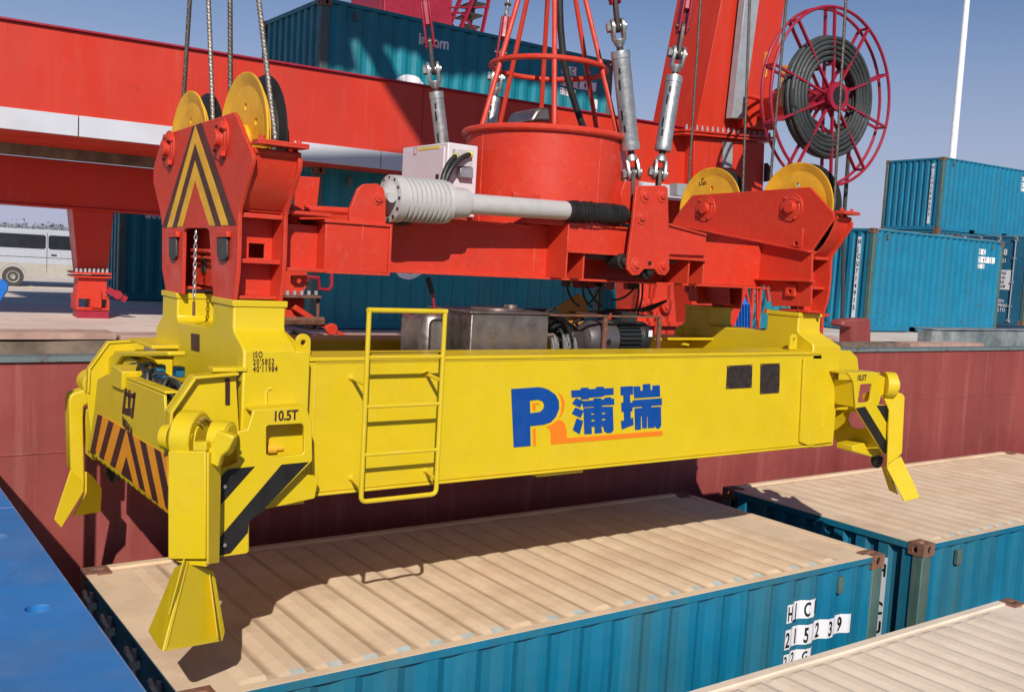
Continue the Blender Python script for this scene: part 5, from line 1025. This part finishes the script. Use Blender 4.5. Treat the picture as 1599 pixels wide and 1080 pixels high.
# right half: front channel, gusset, boss plates
yr = 0.52
r0, r1 = Y(884, 380, yr).x, Y(990, 380, yr).x; rz0, rz1 = Y(930, 393, yr).z, Y(930, 352, yr).z
mb = MB(); mb.box((r0, yr, rz0), (Y(1101, 380, yr).x, 0.80, rz1-0.01)); rc = mb.build('front_channel', 'red', hb_t, bevel=0.004)
rx1 = Y(1102, 380, yr).x
mb = MB(); mb.box((r0-0.01, yr-0.03, rz0-0.018), (rx1, 0.8, rz0)); mb.box((r0-0.01, yr-0.02, rz1-0.01), (r1, 0.8, rz1+0.006)); mb.box((r0-0.012, yr-0.03, gz0), (r0, 0.8, rz1))
for u in (910, 1075, 1098): x_ = Y(u, 420, yr).x; mb.box((x_, yr+0.0, gz0), (x_+0.014, 0.8, rz0-0.018))
mb.build('channel_flange', 'red', rc, bevel=0.003)
mb = MB(); mb.prism([Y(1045, 350, yr-0.03), Y(1103, 366, yr-0.03), Y(1101, 399, yr-0.03), Y(1045, 397, yr-0.03)], (0, 0.03, 0)); mb.prism([Y(1045, 349, yr-0.05), Y(1104, 365, yr-0.05), Y(1104, 368, yr-0.05), Y(1045, 352, yr-0.05)], (0, 0.3, 0)); mb.build('sloped_channel', 'red', rc, bevel=0.003)
mb = MB(); mb.box((Y(912, 400, yr).x, yr+0.04, rz0-0.055), (Y(1060, 400, yr).x, yr+0.2, rz0-0.02)); mb.build('slide_bar', 'brown_black', rc)
BP_px = [(993.6, 293), (998, 290), (1039, 290), (1043, 294), (1044.5, 350), (1045.6, 422), (1038.7, 430), (1029, 428), (1022.5, 420), (1006, 420), (998, 429), (988, 430), (980, 421), (980, 408), (988, 348)]
yp = 0.40
bp_ = hbox('boss_plate', BP_px, yp, 0.025, None, 0.004)
hbox('boss_plate', BP_px, yp+0.22, 0.025, None, 0.004)
for u, v, r in ((1007.5, 305, .044), (1034, 305, .044), (1001.7, 339, .046), (993.6, 413, .046), (1035, 414, .046)):
    q = Y(u, v, yp); mb = MB(); mb.lathe(q, (0, -1, 0), [(0, r*1.15), (0.007, r*1.15), (0.007, r*.6), (0.022, r*.58), (0.024, r*.2)], 24); mb.build('pin_boss', 'red', bp_, bevel=0.002)
mb = MB(); q = Y(1015, 411, yp-0.004); mb.cyl(q, q+V((0, 0.006, 0)), 0.016, n=16); mb.build('drain_hole', 'black', bp_)
for u, v in ((974, 408), (1012, 424)):
    q = Y(u, v, yp+0.05); mb = MB(); mb.cyl(q, q+V((0, 0.14, 0)), 0.055, n=24); mb.cyl(q-V((0, 0.03, 0)), q, 0.03, n=16); mb.build('guide_roller', 'rubber', bp_, bevel=0.004)
hbox('rod_end_plate', [(970, 350), (970, 300), (976, 283), (998, 283), (998, 350)], yp+0.10, 0.10, None, 0.004, holes=[[(976+7*math.cos(a), 334+9*math.sin(a)) for a in [2*math.pi*k/12 for k in range(12)]]])
# sloped top flange and gusset on the right end
mb = MB(); a, b = X(1046, 351, XR0-0.06), X(1262, 394, XR0-0.06); mb.prism([a, b, b+V((0.06, 0, 0)), a+V((0.06, 0, 0))], (0, 0, 0.014)); a, b = X(1096, 434, XR0-0.07), X(1264, 440, XR0-0.07); mb.prism([a, b, b+V((0.07, 0, 0)), a+V((0.07, 0, 0))], (0, 0, 0.014)); mb.build('plate_flange', 'red', pr0, bevel=0.002)
mb = MB(); g = [X(u, v, XR0-0.045) for u, v in ((1225, 384), (1238, 376), (1252, 357), (1254, 357), (1252, 386))]; mb.prism(g, (0.012, 0, 0), [[X(1243+3*math.cos(a), 380+3.5*math.sin(a), XR0-0.045) for a in [2*math.pi*k/10 for k in range(10)]]]); mb.build('gusset', 'red', pr0, bevel=0.002)
for (u, v) in ((1233, 455), (1075, 450)):
    mb = MB(); q = X(u, v, XR0-0.03); mb.prism([(q.x, q.y-0.05, q.z-0.04), (q.x, q.y+0.05, q.z-0.04), (q.x, q.y+0.05, q.z+0.06), (q.x, q.y-0.05, q.z+0.06)], (0.03, 0, 0), [circ((q.x, q.y, q.z), 0.018, 0, 12)]); mb.build('shackle_lug', 'red', pr0, bevel=0.004)
mb = MB(); mb.prism([X(u, v, XR0-0.1) for u, v in ((1072, 455), (1088, 446), (1090, 470), (1076, 470))], (0.1, 0, 0)); mb.build('hook_bracket', 'red', pr0, bevel=0.004)
# limit switches under the girder
for u, v in ((886, 443), (939, 444), (993, 447)):
    q = Y(u, v, 0.9); mb = MB(); mb.box((q.x-0.03, 0.86, q.z-0.02), (q.x+0.0, 0.94, q.z+0.05)); ls = mb.build('limit_switch', 'black', hb_t, bevel=0.004)
    mb = MB(); mb.lathe((q.x+0.0, 0.9, q.z), (1, -0.4, 0), [(0, 0.022), (0.02, 0.022), (0.03, 0.014), (0.035, 0.0)], 14); mb.build('switch_lamp', 'brass', ls)
mb = MB()
for a, b, c in (((886, 448), (890, 470), (905, 478)), ((935, 450), (930, 470), (915, 475)), ((912, 440), (905, 465), (925, 480)), ((915, 440), (925, 470), (940, 478)), ((990, 450), (975, 470), (955, 468)), ((997, 440), (1000, 470), (985, 500)), ((1003, 436), (1006, 470), (992, 500))):
    a, b, c = Y(*a, 0.92), Y(*b, 0.95), Y(*c, 0.95); mb.tube([a*(1-t)**2+b*2*t*(1-t)+c*t*t for t in [i/8 for i in range(9)]], 0.009, 6)
mb.build('switch_cables', 'rubber', hb_t)
mb = MB(); mb.prism([Y(905, 438, 0.95), Y(930, 438, 0.95), Y(928, 450, 0.95), Y(908, 450, 0.95)], (0, 0.1, 0)); mb.prism([Y(952, 438, 0.95), Y(960, 438, 0.95), Y(960, 452, 0.95), Y(952, 452, 0.95)], (0, 0.05, 0)); mb.prism([Y(980, 438, 0.95), Y(988, 438, 0.95), Y(988, 452, 0.95), Y(980, 452, 0.95)], (0, 0.05, 0)); mb.build('hanger_bracket', 'crane_dark', hb_t)

# sheaves
SR = 0.375
for x, lab in ((0.45, 'left'), (5.20, 'right')):
    for k, y in enumerate(HY):
        c = V((x, y, HZ))
        mb = MB()
        hs_ = [circ((x-0.046, y+0.19*math.cos(a), HZ+0.19*math.sin(a)), 0.020, 0, 14) for a in [math.pi/6+math.pi/3*j for j in range(6)]]
        mb.prism(circ((x-0.046, y, HZ), SR*0.88, 0, 64), (0.024, 0, 0), hs_)
        s_ = mb.build('sheave', 'sheave_yellow', hb_t)
        mb = MB(); mb.lathe(c-V((0.062, 0, 0)), (1, 0, 0), [(0, SR-0.008), (0.0, SR), (0.010, SR), (0.034, SR-0.05), (0.034, SR*0.84-0.012), (0.016, SR*0.84-0.012), (0.006, SR-0.035), (0.0, SR-0.008)], 72)
        mb.bm.faces.ensure_lookup_table(); [mb.bm.faces.remove(f) for f in [f for f in mb.bm.faces if len(f.verts) > 8]]
        mb.build('sheave_rim', 'sheave_yellow', s_)
        mb = MB(); mb.lathe(c-V((0.026, 0, 0)), (1, 0, 0), [(0, SR*0.84-0.01), (0, SR-0.055), (0.026, SR-0.06), (0.052, SR-0.055), (0.074, SR-0.0), (0.080, SR-0.0), (0.080, SR-0.02), (0.06, SR*0.84-0.01), (0, SR*0.84-0.01)], 72)
        mb.bm.faces.ensure_lookup_table(); [mb.bm.faces.remove(f) for f in [f for f in mb.bm.faces if len(f.verts) > 8]]
        mb.build('rope_groove', 'rubber', s_)
        mb = MB(); mb.lathe(c-V((0.066, 0, 0)), (1, 0, 0), [(0, 0.05), (0.0, 0.09), (0.13, 0.09)], 28); mb.build('sheave_hub', 'sheave_yellow', s_)
        if x > 1 and k == 1:
            p = X(1086, 282, x-0.063); text('2 pc', 'chalk_mark', (x-0.047, p.y-0.02, p.z), (0, -1, 0.1), 0.05, 'black', s_, 0.9, 0.001, up=(0, 0.2, 1)); text('3-501', 'chalk_mark', (x-0.047, p.y-0.03, p.z-0.05), (0, -1, 0.1), 0.05, 'black', s_, 0.9, 0.001, up=(0, 0.2, 1))

# cable drum (basket) with cage
DC = V((2.93, 1.10, 0)); q = Y(848, 193, DC.y-0.60); zr = q.z; zb_ = 2.62; DR = 0.60
dr = MB(); dr.lathe((DC.x, DC.y, zb_), (0, 0, 1), [(0, DR), (zr-zb_-0.002, DR), (zr-zb_, DR), (zr-zb_, DR-0.012), (0.02, DR-0.012)], 96)
dr.bm.faces.ensure_lookup_table(); [dr.bm.faces.remove(f) for f in [f for f in dr.bm.faces if len(f.verts) > 8 and f.calc_center_median().z > zb_+0.5]]
drum = dr.build('cable_basket', 'red', hb_t)
mb = MB(); mb.tube([DC+V(((DR+0.012)*math.cos(t), (DR+0.012)*math.sin(t), zr)) for t in [2*math.pi*k/96 for k in range(96)]], 0.026, 10, closed=True); mb.build('rim_tube', 'red', drum)
mb = MB()
for u in (752, 935):
    d = min([2*math.pi*k/720 for k in range(360, 720)], key=lambda t: abs((lambda w_: 799.5+FPX*(w_.dot(RT))/(w_.dot(FW)))(DC+V((DR*math.cos(t), DR*math.sin(t), 3.0))-CP)-u))
    e = V((math.cos(d), math.sin(d), 0)); mb.tube([DC+e*(DR+0.001)+V((0, 0, zb_)), DC+e*(DR+0.001)+V((0, 0, zr))], 0.004, 6)
mb.build('drum_seam', 'red', drum)
def scr(p): w_ = V(p)-CP; return 799.5+FPX*w_.dot(RT)/w_.dot(FW), 540-FPX*w_.dot(UP)/w_.dot(FW)
zring = min([3.3+0.01*k for k in range(90)], key=lambda z: abs(scr((DC.x, DC.y, z))[1]-107))
ztop = 4.75
apex = DC+V((0, 0, ztop)); ox = min([0.01*k for k in range(-30, 31)], key=lambda d_: abs(scr(apex+V((d_, 0, 0)))[0]-863))
rods = []
def rimang(u, front):
    best = None
    for k in range(720):
        t = 2*math.pi*k/720; e = V((math.cos(t), math.sin(t), 0)); fr = e.dot(V((-FW.x, -FW.y, 0))) > 0
        if fr != front: continue
        d_ = abs(scr(DC+e*(DR-0.03)+V((0, 0, zr)))[0]-u)
        if best is None or d_ < best[0]: best = (d_, t)
    return best[1]
for u_r, fr in ((751, True), (866, True), (966, True), (842, False), (936, False), (775, False)):
    t = rimang(u_r, fr); e = V((math.cos(t), math.sin(t), 0)); a = DC+e*(DR-0.03)+V((0, 0, zr)); b = DC+e*0.13+V((ox, 0, ztop))
    mb = MB(); mb.tube([a, b], 0.0185, 10); mb.build('cage_rod', 'red', drum)
mb = MB(); f_ = (zring-zr)/(ztop-zr); rr_ = (DR-0.03)*(1-f_)+0.13*f_+0.01
mb.tube([DC+V((rr_*math.cos(t)+ox*f_, rr_*math.sin(t), zring)) for t in [2*math.pi*k/72 for k in range(72)]], 0.020, 10, closed=True); mb.build('cage_ring', 'red', drum)
mb = MB(); mb.tube([DC+V((0.15*math.cos(t)+ox, 0.15*math.sin(t), ztop)) for t in [2*math.pi*k/36 for k in range(36)]], 0.02, 8, closed=True); mb.build('cage_ring', 'red', drum)
mb = MB(); mb.prism([Y(829, 190, 0.75), Y(838, 172, 0.75), Y(845, 168, 0.75), Y(858, 168, 0.75), Y(860, 190, 0.75)], (0.02, 0.35, 0)); mb.build('cable_inlet', 'stainless', drum, bevel=0.02)
mb = MB(); q = Y(823, 305, DC.y-DR-0.01); mb.box((q.x-0.11, q.y-0.005, q.z-0.02), (q.x+0.11, q.y+0.03, q.z+0.012)); mb.build('drain_lip', 'red', drum, bevel=0.006)
mb = MB(); pts = [Y(872, -60, 1.1), Y(875, 40, 1.1), Y(880, 95, 1.1), Y(892, 145, 1.1), Y(906, 186, 1.1), Y(918, 220, 1.1)]
pp = []
for i in range(len(pts)-1):
    for k in range(4): pp.append(pts[i].lerp(pts[i+1], k/4))
mb.tube(pp, 0.026, 12); tag(mb.build('power_cable', 'rubber'), 'thick black power cable dropping from above into the red cable basket', 'cable')

# push rod (electric actuator)
a = Y(597, 309, 0.44); b = Y(1000, 337, 0.50); ax_ = (b-a).normalized(); Ln = (b-a).length
def at_(u): 
    lo, hi = 0.0, Ln
    for _ in range(40):
        m_ = (lo+hi)/2
        if scr(a+ax_*m_)[0] < u: lo = m_
        else: hi = m_
    return lo
u_ = at_
act = thing('push_rod_actuator', 'long grey push rod with ribbed housing and black bellows lying across the red lifting frame', 'actuator', a)
prof = [(u_(604), 0.05), (u_(606), 0.10), (u_(608), 0.142), (u_(622), 0.142), (u_(624), 0.128)]
n_r = 9
for k in range(n_r):
    t0 = u_(624)+(u_(690)-u_(624))*k/n_r; dt = (u_(690)-u_(624))/n_r; prof += [(t0+dt*0.1, 0.122), (t0+dt*0.35, 0.122), (t0+dt*0.45, 0.137), (t0+dt*0.9, 0.137), (t0+dt, 0.122)]
prof += [(u_(692), 0.13), (u_(696), 0.13), (u_(699), 0.098), (u_(722), 0.098), (u_(727), 0.090), (u_(729), 0.066)]
mb = MB(); mb.lathe(a, ax_, prof, 48); hg = mb.build('ribbed_housing', 'grey', act)
mb = MB(); mb.lathe(a, ax_, [(u_(728), 0.066), (u_(882), 0.064), (u_(884), 0.06)], 36); mb.build('outer_tube', 'grey', act)
prof = [(u_(884), 0.055)]; t = u_(884)
while t < u_(972):
    rr = 0.066+random.uniform(0, 0.010); prof += [(t+0.004, 0.052), (t+0.011, rr), (t+0.017, rr+random.uniform(-.004, .002)), (t+0.022, 0.052)]; t += 0.0225+random.uniform(0, 0.004)
mb = MB(); mb.lathe(a, ax_, prof, 32); mb.build('rubber_bellows', 'rubber', act)
mb = MB(); mb.lathe(a, ax_, [(u_(972), 0.045), (u_(978), 0.045), (u_(979), 0.03), (Ln-0.02, 0.03)], 20); mb.build('rod_end', 'dark_steel', act)
mb = MB(); side = ax_.cross(V((0, 0, 1))).normalized()
for k in range(12):
    an = 2*math.pi*k/12; d = side*math.cos(an)+V((0, 0, 1))*math.sin(an); q = a+ax_*u_(608)+d*0.125; mb.cyl(q-ax_*0.008, q, 0.010, n=8)
mb.build('flange_bolts', 'dark_steel', hg)
mb = MB(); mb.cyl(a+V((0, -0.12, 0)), a+V((0, 0.12, 0)), 0.03); mb.lathe(a, ax_, [(0.0, 0.05), (u_(604), 0.09), (u_(606), 0.105), (u_(607), 0.105)], 30); mb.build('trunnion', 'grey', act)
mb = MB(); q = Y(628, 345, 0.5); mb.tube([q+V((-.1, 0, 0.02)), q+V((-0.03, 0, -0.02)), q+V((0.05, 0, -0.01)), q+V((0.1, .02, 0.06))], 0.014, 8); mb.build('motor_cable', 'rubber', act)

# electric cabinet
cx0 = 1.98; p = X(700, 222, cx0); yc0 = p.y; zc1 = p.z; yc1 = X(629, 230, cx0).y; xc1 = Y(737, 235, yc0).x
cab = thing('electric_cabinet', 'white electric cabinet beside the red cable basket behind the ribbed grey housing', 'cabinet', (cx0, yc0, 2.65))
mb = MB(); mb.box((cx0, yc0, 2.64), (xc1+0.05, yc1, zc1)); cbx = mb.build('cabinet_box', 'white', cab, bevel=0.008)
mb = MB(); mb.box((cx0-0.012, yc0+0.03, 2.68), (cx0-0.0003, yc1-0.03, zc1-0.03)); cdo = mb.build('cabinet_door', 'white', cab, bevel=0.004)
mb = MB(); q = X(683, 279, cx0-0.013); mb.box((cx0-0.02, q.y-0.015, q.z-0.03), (cx0-0.0125, q.y+0.015, q.z+0.03)); mb.build('door_lock', 'black', cdo)
mb = MB(); q0, q1 = X(653, 231, cx0-0.013), X(687, 229, cx0-0.013); mb.box((cx0-0.0145, q1.y, q1.z-0.012), (cx0-0.0122, q0.y, q1.z+0.008)); yst = mb.build('warning_strip', 'yellow_label', cdo)
mb = MB(); q = X(648, 236, cx0-0.013)
for d0, d1 in (((-.02, .025), (.02, .022)), ((-.02, -.022), (.02, -.025)), ((-.02, -.025), (-.017, .025)), ((.017, -.025), (.02, .025))): mb.box((cx0-0.0145, q.y+d0[0], q.z+min(d0[1], d1[1])), (cx0-0.0122, q.y+d1[0], q.z+max(d0[1], d1[1])))
mb.build('warning_mark', 'crane_dark', cdo)
mb = MB(); q = Y(715, 244, yc0); mb.box((q.x-0.05, yc0-0.05, q.z-0.07), (q.x+0.09, yc0, q.z+0.045)); sk1 = mb.build('socket_housing', 'grey', cab, bevel=0.006)
mb = MB(); q = Y(722, 268, yc0); mb.prism([Y(713, 262, yc0), Y(733, 262, yc0), Y(733, 279, yc0), Y(713, 277, yc0)], (0, -0.05, 0)); mb.build('socket_cover', 'steel', cab, bevel=0.004)
mb = MB()
for a0, b0_, c0_ in (((713, 243), (695, 255), (690, 288)), ((736, 241), (706, 246), (694, 290))):
    A, B, C = Y(*a0, yc0-0.07), Y(*b0_, yc0-0.12), Y(*c0_, yc0-0.12); mb.tube([A*(1-t)**2+B*2*t*(1-t)+C*t*t for t in [i/12 for i in range(13)]], 0.018, 10)
cc_ = mb.build('power_leads', 'rubber', cab)
mb = MB()
for a0, dd in (((713, 243), (-.02, 0, -.02)), ((736, 241), (-.03, 0, -.01))): q = Y(*a0, yc0-0.07); mb.cyl(q, q+V(dd), 0.022, n=12)
mb.build('cable_gland', 'yellow_label', cc_)
mb = MB(); mb.box((cx0+0.02, yc0+0.02, 2.585), (xc1, yc1-0.05, 2.64)); mb.build('cabinet_foot', 'red', cab)

# ================================================================== HOIST ROPES
def rope(label, pts, m='rope', r=0.0135):
    P = [V(p) for p in pts]; pp = []
    for i in range(len(P)-1):
        n = max(2, int((P[i+1]-P[i]).length/0.0045))
        for k in range(n): pp.append(P[i].lerp(P[i+1], k/n))
    pp.append(P[-1]); mb = MB(); mb.tube(pp, r, 18, lobes=6, twist=1.15, lobe_amp=0.26)
    return tag(mb.build('hoist_rope', m, angle=80), label, 'wire rope', 'hoist ropes running up from the sheaves')
def tang(y, sgn): return (y+sgn*(SR-0.035), HZ)
def rp(label, x, y, sgn, utop, m='rope', r=0.0125):
    yy, zz = tang(y, sgn)
    arc = [(x, y+sgn*(SR-0.035)*math.cos(t), zz-(SR-0.035)*math.sin(t)) for t in (0.9, 0.6, 0.3)]
    top = X(utop, -90, x); top = V((x, yy+(top.y-yy)*1.5, zz+(top.z-zz)*1.5))
    return rope(label, arc+[(x, yy, zz), (x+(0.0), top.y, top.z)], m, r)
rp('bright wire rope in front of the big left sheave', 0.447, HY[0], -1, 393, 'rope_light')
rp('dark wire rope rising behind the big left sheave', 0.447, HY[0], 1, 359, 'rope')
rp('bright wire rope between the two left sheaves', 0.447, HY[1], -1, 322, 'rope_light')
rp('dark wire rope, leftmost of the four at the left sheaves', 0.447, HY[1], 1, 302, 'rope')
rp('wire rope in front of the near right sheave, crossing the hose reel', 5.20, HY[0], -1, 1326, 'rope', 0.0105)
rp('dark wire rope leaning along the right edge of the red column', 5.20, HY[0], 1, 1236, 'rope', 0.0105)
rp('dark wire rope crossing the red column to the far right sheave', 5.20, HY[1], -1, 1174, 'rope', 0.0105)
rp('dark wire rope left of the grey cable guard on the red column', 5.20, HY[1], 1, 1100, 'rope', 0.0105)

# ================================================================== RIGGING SCREWS (turnbuckles)
def clev(mb, c, up, wd, R_=0.056, h=0.10, t=0.024, gap=0.036):
    """fork end: two cheeks round a pin; wd = pin direction"""
    up = V(up).normalized(); wd = V(wd).normalized(); fr = up.cross(wd)
    for s_ in (-1, 1):
        o = V(c)+wd*s_*gap; pts = [o+fr*(R_*math.cos(a))+up*(R_*math.sin(a)) for a in [math.pi*k/10 for k in range(11)]]+[o-fr*R_*0.75-up*h*0.6, o+up*-h+(-fr)*0.02, o-up*h+fr*0.02, o+fr*R_*0.75-up*h*0.6]
        mb.prism([p-wd*t/2 for p in pts], wd*t)
def turnbuckle(label, bot, top, rad=0.054, wd=(0.8, -0.6, 0), red=True, ltop=0.33):
    bot = V(bot); top = V(top); ax = (top-bot).normalized(); Lb = (top-bot).length
    t = thing('rigging_screw', label, 'rigging screw', bot, 'rigging screws between the frame and the hoist ropes')
    wdv = (V(wd)-ax*V(wd).dot(ax)).normalized()
    s0, s1 = 0.125, Lb-0.125
    body0, body1 = bot+ax*(s0+0.10), bot+ax*(s1-0.10)
    L2 = (body1-body0).length
    mb = MB(); mb.lathe(body0, ax, [(0, rad*.8), (0, rad*1.0), (0.02, rad*1.04), (0.05, rad*1.04), (0.052, rad*0.97), (L2-0.052, rad*0.97), (L2-0.05, rad*1.04), (L2-0.02, rad*1.04), (L2, rad*1.0), (L2, rad*.8)], 32); b_ = mb.build('body_tube', 'steel', t)
    vd = (body0-CP).normalized(); vd = (vd-ax*vd.dot(ax)).normalized(); sd2 = ax.cross(vd)
    mb = MB()
    for f, off, hh in ((0.22, -0.4, 0.05), (0.36, -0.55, 0.07), (0.66, -0.45, 0.07), (0.8, -0.3, 0.04)):
        n = (-vd*math.cos(off)-sd2*math.sin(off)).normalized(); q = body0+ax*(L2*f)+n*(rad*0.955); w2 = ax.cross(n).normalized()
        mb.prism([q-w2*0.006-ax*hh/2, q+w2*0.006-ax*hh/2, q+w2*0.006+ax*hh/2, q-w2*0.006+ax*hh/2], n*0.004)
    mb.build('inspection_slot', 'black', b_)
    mb = MB(); mb.tube([bot+ax*0.16, body0], 0.024, 12); mb.tube([body1, top-ax*0.16], 0.024, 12)
    mb.build('threaded_rod', 'dark_steel', t)
    for c, sg in ((bot+ax*0.06, 1), (top-ax*0.06, -1)):
        mb = MB(); clev(mb, c, -ax*sg*1.0, wdv); mb.lathe(c+ax*sg*0.085, ax*sg, [(0, 0.045), (0.03, 0.04), (0.055, 0.024)], 16); f_ = mb.build('fork_end', 'steel', t, bevel=0.005)
        mb = MB(); mb.cyl(c-wdv*0.062, c+wdv*0.062, 0.026, n=20); mb.cyl(c-wdv*0.078, c-wdv*0.05, 0.036, n=6); mb.build('pin', 'steel', f_)
    # link plates at both ends
    mb = MB()
    o = bot+ax*0.06; fr = ax.cross(wdv)
    pts = [o+fr*(0.042*math.cos(a))+ax*(0.042*math.sin(a)) for a in [math.pi*k/10 for k in range(11)]]+[o-fr*0.04-V((0, 0, 0.20)), o+fr*0.04-V((0, 0, 0.20))]
    mb.prism([p-wdv*0.014 for p in pts], wdv*0.028); mb.build('lower_link', 'dark_steel', t, bevel=0.004)
    mb = MB(); o = top-ax*0.06; o2 = o+ax*0.20
    pts = [o+fr*(0.042*math.cos(a))-ax*(0.042*math.sin(a)) for a in [math.pi*k/10 for k in range(11)]]+[o2-fr*0.036]+[o2+fr*(0.036*math.cos(a))+ax*(0.036*math.sin(a)) for a in [math.pi-math.pi*k/8 for k in range(9)]]
    mb.prism([p-wdv*0.014 for p in pts], wdv*0.028); mb.build('upper_link', 'dark_steel', t, bevel=0.004)
    if red:
        mb = MB(); o3 = o2+ax*0.30
        for s_ in (-1, 1):
            q = [o2-ax*0.05-fr*0.045, o2-ax*0.05+fr*0.045, o2+ax*0.16+fr*0.06, o3+fr*0.03, o3-fr*0.03, o2+ax*0.16-fr*0.06]; mb.prism([p+wdv*s_*0.028-wdv*0.009 for p in q], wdv*0.018)
        mb.prism([o2+ax*0.12-fr*0.05-wdv*0.02, o2+ax*0.12+fr*0.05-wdv*0.02, o3+fr*0.03-wdv*0.02, o3-fr*0.03-wdv*0.02], wdv*0.04)
        so_ = mb.build('wedge_socket', 'crane_dark', t, bevel=0.008); mb = MB(); mb.cyl(o2-wdv*0.05, o2+wdv*0.05, 0.02, n=16); mb.build('socket_pin', 'dark_steel', so_)
        mb = MB(); o4 = o3+ax*1.2
        for s_ in (-1, 1): mb.tube([o3+fr*s_*0.016-ax*0.05+(o4-o3)*k/90 for k in range(91)], 0.013, 12, lobes=5, twist=0.9)
        mb.tube([o3+ax*0.10+fr*(0.036*math.cos(a))+wdv*(0.024*math.sin(a)) for a in [2*math.pi*k/16 for k in range(16)]], 0.007, 6, closed=True); mb.build('rope_tail', 'rope_light', t)
    return t
turnbuckle('near grey rigging screw, left of the pair on the boss plate with five pins', Y(990, 283, 0.52), Y(963, 28, 0.52), wd=(0.85, -0.5, 0), red=True, rad=0.066)
turnbuckle('rigging screw leaning right towards the red column, right of the boss plate pair', Y(1027, 283, 0.52), Y(1061, 72, 0.52), wd=(0.85, -0.5, 0), red=True, rad=0.060)
turnbuckle('far rigging screw rising from behind the white electric cabinet', Y(700, 300, 1.75), Y(675, 96, 1.75), wd=(0.85, -0.5, 0))
turnbuckle('far rigging screw behind the cage of the red cable basket', Y(752, 290, 1.95), Y(778, 110, 1.95), wd=(0.85, -0.5, 0))

# ================================================================== every far-apart piece of a part is a part of its own
SKIP = ('marking', 'lettering', 'logo', 'stripe', 'decal', 'name', 'address', 'mark', 'cover_plate')
import numpy as np
def pieces(me):
    n = len(me.vertices); par = list(range(n))
    def find(a):
        while par[a] != a: par[a] = par[par[a]]; a = par[a]
        return a
    for e in me.edges:
        a, b = find(e.vertices[0]), find(e.vertices[1])
        if a != b: par[b] = a
    isl = {}
    for v in range(n): isl.setdefault(find(v), []).append(v)
    keys = list(isl); k = len(keys)
    if k < 2 or k > 160: return None
    co = np.array([v.co[:] for v in me.vertices]); lo = np.array([co[isl[q]].min(0) for q in keys]); hi = np.array([co[isl[q]].max(0) for q in keys]); size = (hi-lo).max(1)
    gap = np.maximum(0, np.maximum(lo[:, None]-hi[None], lo[None]-hi[:, None])); near = np.sqrt((gap**2).sum(2)) <= np.maximum(0.02, 0.5*np.maximum(size[:, None], size[None]))
    lab = list(range(k))
    def f2(a):
        while lab[a] != a: a = lab[a]
        return a
    for i in range(k):
        for j in range(i+1, k):
            if near[i, j]:
                a, b = f2(i), f2(j)
                if a != b: lab[b] = a
    grp = {}
    for i in range(k): grp.setdefault(f2(i), set()).update(isl[keys[i]])
    return list(grp.values())
for o in list(COL.objects):
    if o.type != 'MESH' or o.parent is None or any(w_ in o.name for w_ in SKIP): continue
    g = pieces(o.data)
    if not g or len(g) < 2 or len(g) > 40: continue
    base = o.name.split('.')[0]; src = o.data
    for i, vs in enumerate(g):
        bm = bmesh.new(); bm.from_mesh(src); bm.verts.ensure_lookup_table(); bmesh.ops.delete(bm, geom=[v for v in bm.verts if v.index not in vs], context='VERTS')
        me = src.copy(); bm.to_mesh(me); bm.free()
        if i == 0: new0 = me
        else:
            c = o.copy(); c.data = me; c.name = base; COL.objects.link(c)
    o.data = new0
for o in COL.objects:
    if 'wl' in o: del o['wl']
